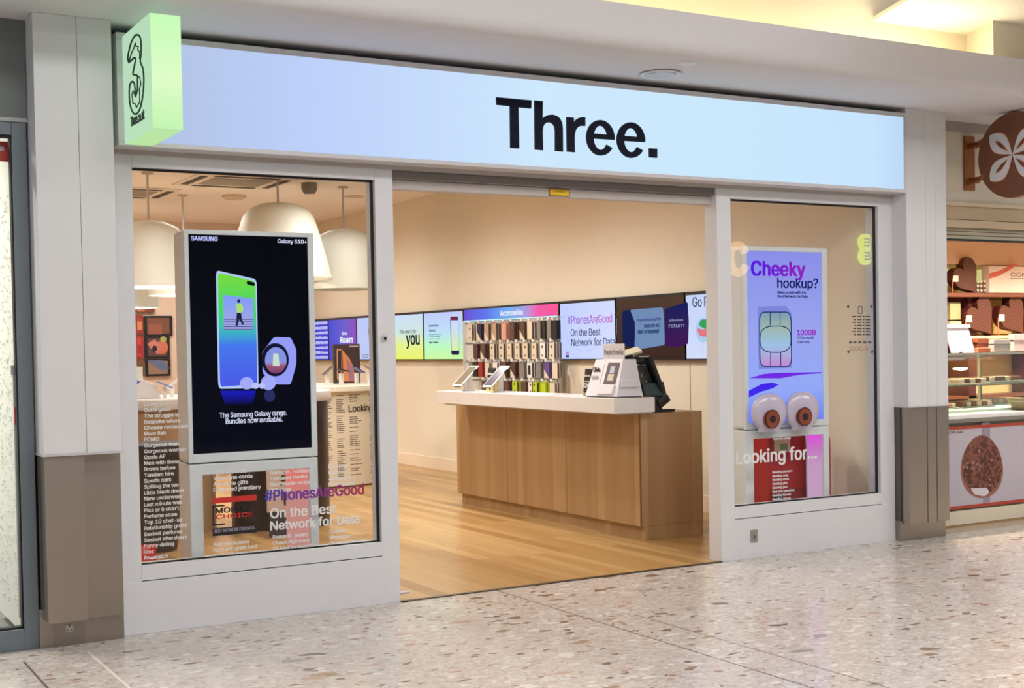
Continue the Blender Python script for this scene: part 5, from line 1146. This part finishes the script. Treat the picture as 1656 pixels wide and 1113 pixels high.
def heart(lab, u, v, y, w_, h_, tagm=True):
    p_ = PY(u, v, y); t = thing('heart_box', lab, 'chocolate box', (p_.x, y, p_.z), 'heart shaped chocolate boxes')
    pts = []
    for i in range(40):
        a_ = 2*PI*i/40; x = 16*math.sin(a_)**3; z = 13*math.cos(a_)-5*math.cos(2*a_)-2*math.cos(3*a_)-math.cos(4*a_)
        pts.append((x/32*w_, (z+17)/30*h_))
    rot = math.radians(38)
    q = [(x*math.cos(rot)-z*math.sin(rot), x*math.sin(rot)+z*math.cos(rot)) for x, z in pts]
    m0 = min(z for x, z in q); mx = (min(x for x, z in q)+max(x for x, z in q))/2; q = [(x-mx, z-m0) for x, z in q]
    HM = mat('heart_chocolate', (112, 54, 40), .4)
    if 'wv' not in HM: 
        HM['wv'] = 1; n_ = HM.node_tree; wv = n_.nodes.new('ShaderNodeTexWave'); wv.inputs['Scale'].default_value = 18; wv.bands_direction = 'DIAGONAL'; tcc = n_.nodes.new('ShaderNodeTexCoord'); n_.links.new(tcc.outputs['Object'], wv.inputs[0])
        r_ = n_.nodes.new('ShaderNodeValToRGB'); r_.color_ramp.elements[0].color = lin((70, 36, 30)); r_.color_ramp.elements[1].color = lin((112, 66, 52)); n_.links.new(wv.outputs['Fac'], r_.inputs[0]); n_.links.new(r_.outputs[0], n_.nodes['Principled BSDF'].inputs['Base Color'])
    MB().prism(q, 'y', 0, .08).build('body', mat('heart_side', (76, 28, 28), .35), t, local=True, bevel=.006)
    MB().prism([(x*.97, z*.97+.006) for x, z in q], 'y', -.012, 0).build('lid', HM, t, local=True, bevel=.005)
    if tagm:
        MB().box(-w_*.5, -w_*.3, -.02, -.015, h_*.32, h_*.47).build('tag', mat('tag_white', (246, 226, 214), .5), t, local=True); MB().box(-w_*.53, -w_*.5, -.018, -.013, .0, h_*.4).build('ribbon', mat('ribbon_orange', (216, 120, 80), .5), t, local=True)
    return t
heart('heart shaped brown box standing on the top shelf beside the pier', 1560, 477, 1.95, .36, .40)
heart('heart shaped dark red box in the middle of the second shelf', 1583, 544, 1.95, .40, .44)
heart('heart shaped dark red box at the right end of the second shelf', 1635, 543, 1.95, .40, .46)
t = thing('copper_shade', 'copper coloured domed box at the far left of the top shelf', 'box', (10.1, 1.95, zs1))
p_ = PY(1538, 470, 2.0); MB().lathe([(0, .26), (.03, .25), (.09, .14), (.12, .02), (0, 0)], (p_.x-.06, 2.14, zs1+.0), 24).build('dome', mat('dome_copper', (196, 118, 80), .35, .4), t, smooth=True); MB().cyl((p_.x-.06, 2.14, zs1), .06, .05).build('base', WD, t)
t = thing('bead_display', 'dark patterned box with pale round sweets on the top shelf', 'box', (10.7, 2.0, zs1))
a = PY(1577, 458, 2.0); b_ = PY(1600, 477, 2.0); MB().box(a.x, b_.x, 2.0, 2.1, zs1, a.z).build('case', mat('bead_dark', (96, 76, 64), .4), t)
for i in range(4):
    for j in range(3): MB().cyl((a.x+.03+i*.05, 1.99, zs1+.03+j*.045), .014, .01, 'y', 12).build('sweet', mat('sweet_pale', (236, 222, 200), .3), t)
t = thing('sign_box', 'pale pink sign box with a red ribbon and the letters CON on the top shelf', 'sign', (11.1, 1.98, zs1))
a = PY(1600, 430, 1.95); MB().box(a.x, a.x+1.1, 1.95, 2.05, zs1+.005, a.z).build('box', mat('sign_pink', (240, 214, 200), .5), t, bevel=.003)
MB().box(a.x+.1, a.x+1.0, 1.96, 2.04, zs1, zs1+.006).build('feet', WD, t)
polypx([(1600, 442), (1615, 438), (1630, 431), (1634, 428), (1646, 427), (1632, 437), (1616, 446), (1600, 451)], 1.949, .001).build('ribbon_print', mat('ribbon_red', (206, 92, 70), .5), t)
textpx('lettering', 'CON', mat('sign_brown', (84, 56, 48)), 1.949, 1634.5, 447.5, 26, 6.5, parent=t, t=.001)
MB().box(PY(1634, 450, 1.94).x, a.x+1.0, 1.947, 1.949, PY(1640, 451, 1.949).z, PY(1640, 450.3, 1.949).z).build('rule', mat('sign_brown', (84, 56, 48)), t)
t = thing('plate_stack', 'stack of cream boxes with dark lids on the second shelf beside the pier', 'box', (10.2, 2.0, zs2))
p_ = PY(1537, 540, 2.0)
for k in range(4): MB().box(p_.x, p_.x+.16, 2.0, 2.12, zs2+k*.04, zs2+k*.04+.03).build('box_layer', mat('stack_cream', (214, 204, 170), .5), t, bevel=.003)
MB().box(p_.x, p_.x+.15, 2.0, 2.12, zs2+.165, zs2+.34).build('upright_box', mat('stack_olive', (176, 168, 124), .5), t, bevel=.003)
em_ = thing('flower_emblem', 'brown painted flower emblem on the wall under the second shelf', 'emblem', (10.8, 2.29, 1.3))
EP = mat('emblem_tan', (170, 116, 70), .6)
c0 = (1592, 557)
for a0 in (20, 75, 130, 185, 240, 300, 340):
    r_ = math.radians(a0); pts = []
    for i in range(9): t_ = i/8; pts.append((24*t_, 3.2*math.sin(PI*t_)))
    for i in range(7, 0, -1): t_ = i/8; pts.append((24*t_, -3.2*math.sin(PI*t_)))
    polypx([(c0[0]+(p*math.cos(r_)-q*math.sin(r_))*1.0, c0[1]+(p*math.sin(r_)+q*math.cos(r_))*.7) for p, q in pts], 2.299, .002).build('petal', EP, em_)
# signs of the shops opposite, mirrored in the right-hand glass
def mirror_pt(u, v, y): p = PY(u, v, 0); d = ray(u, v); k = (-y)/d.y; return Vector((p.x+d.x*k, y, p.z+d.z*k))
a = mirror_pt(1401, 403, -13.92)
es = thing('opposite_shop_sign', 'glowing yellow green EE sign of the shop opposite, mirrored in the right window', 'sign', tuple(a))
mb = MB().cyl((a.x, -13.92, a.z+.15), .19, .08, 'y', 36).cyl((a.x, -13.92, a.z-.15), .19, .08, 'y', 36); mb.build('lit_discs', emis('ee_yellow', (206, 250, 70), 11), es)
a2 = mirror_pt(1194, 419, -13.92)
cs = thing('opposite_ring_sign', 'glowing gold C shaped sign of a shop opposite, mirrored in the right window', 'sign', tuple(a2))
pts = [(a2.x+.22*math.cos(math.radians(t_)), -13.85, a2.z+.28*math.sin(math.radians(t_))) for t_ in range(30, 331, 15)]
MB().tube(pts, .09, 8).build('lit_ring', emis('gold_glow', (255, 206, 130), 8), cs)
for o_, s_, z_ in ((es, 'E', .06), (es, 'E', -.24)):
    MB().box(a.x-.07, a.x+.09, -13.838, -13.83, a.z+z_, a.z+z_+.03).box(a.x-.07, a.x+.09, -13.838, -13.83, a.z+z_+.075, a.z+z_+.105).box(a.x-.07, a.x+.09, -13.838, -13.83, a.z+z_+.15, a.z+z_+.18).box(a.x+.06, a.x+.09, -13.838, -13.83, a.z+z_, a.z+z_+.18).build('letter', DARK, es)
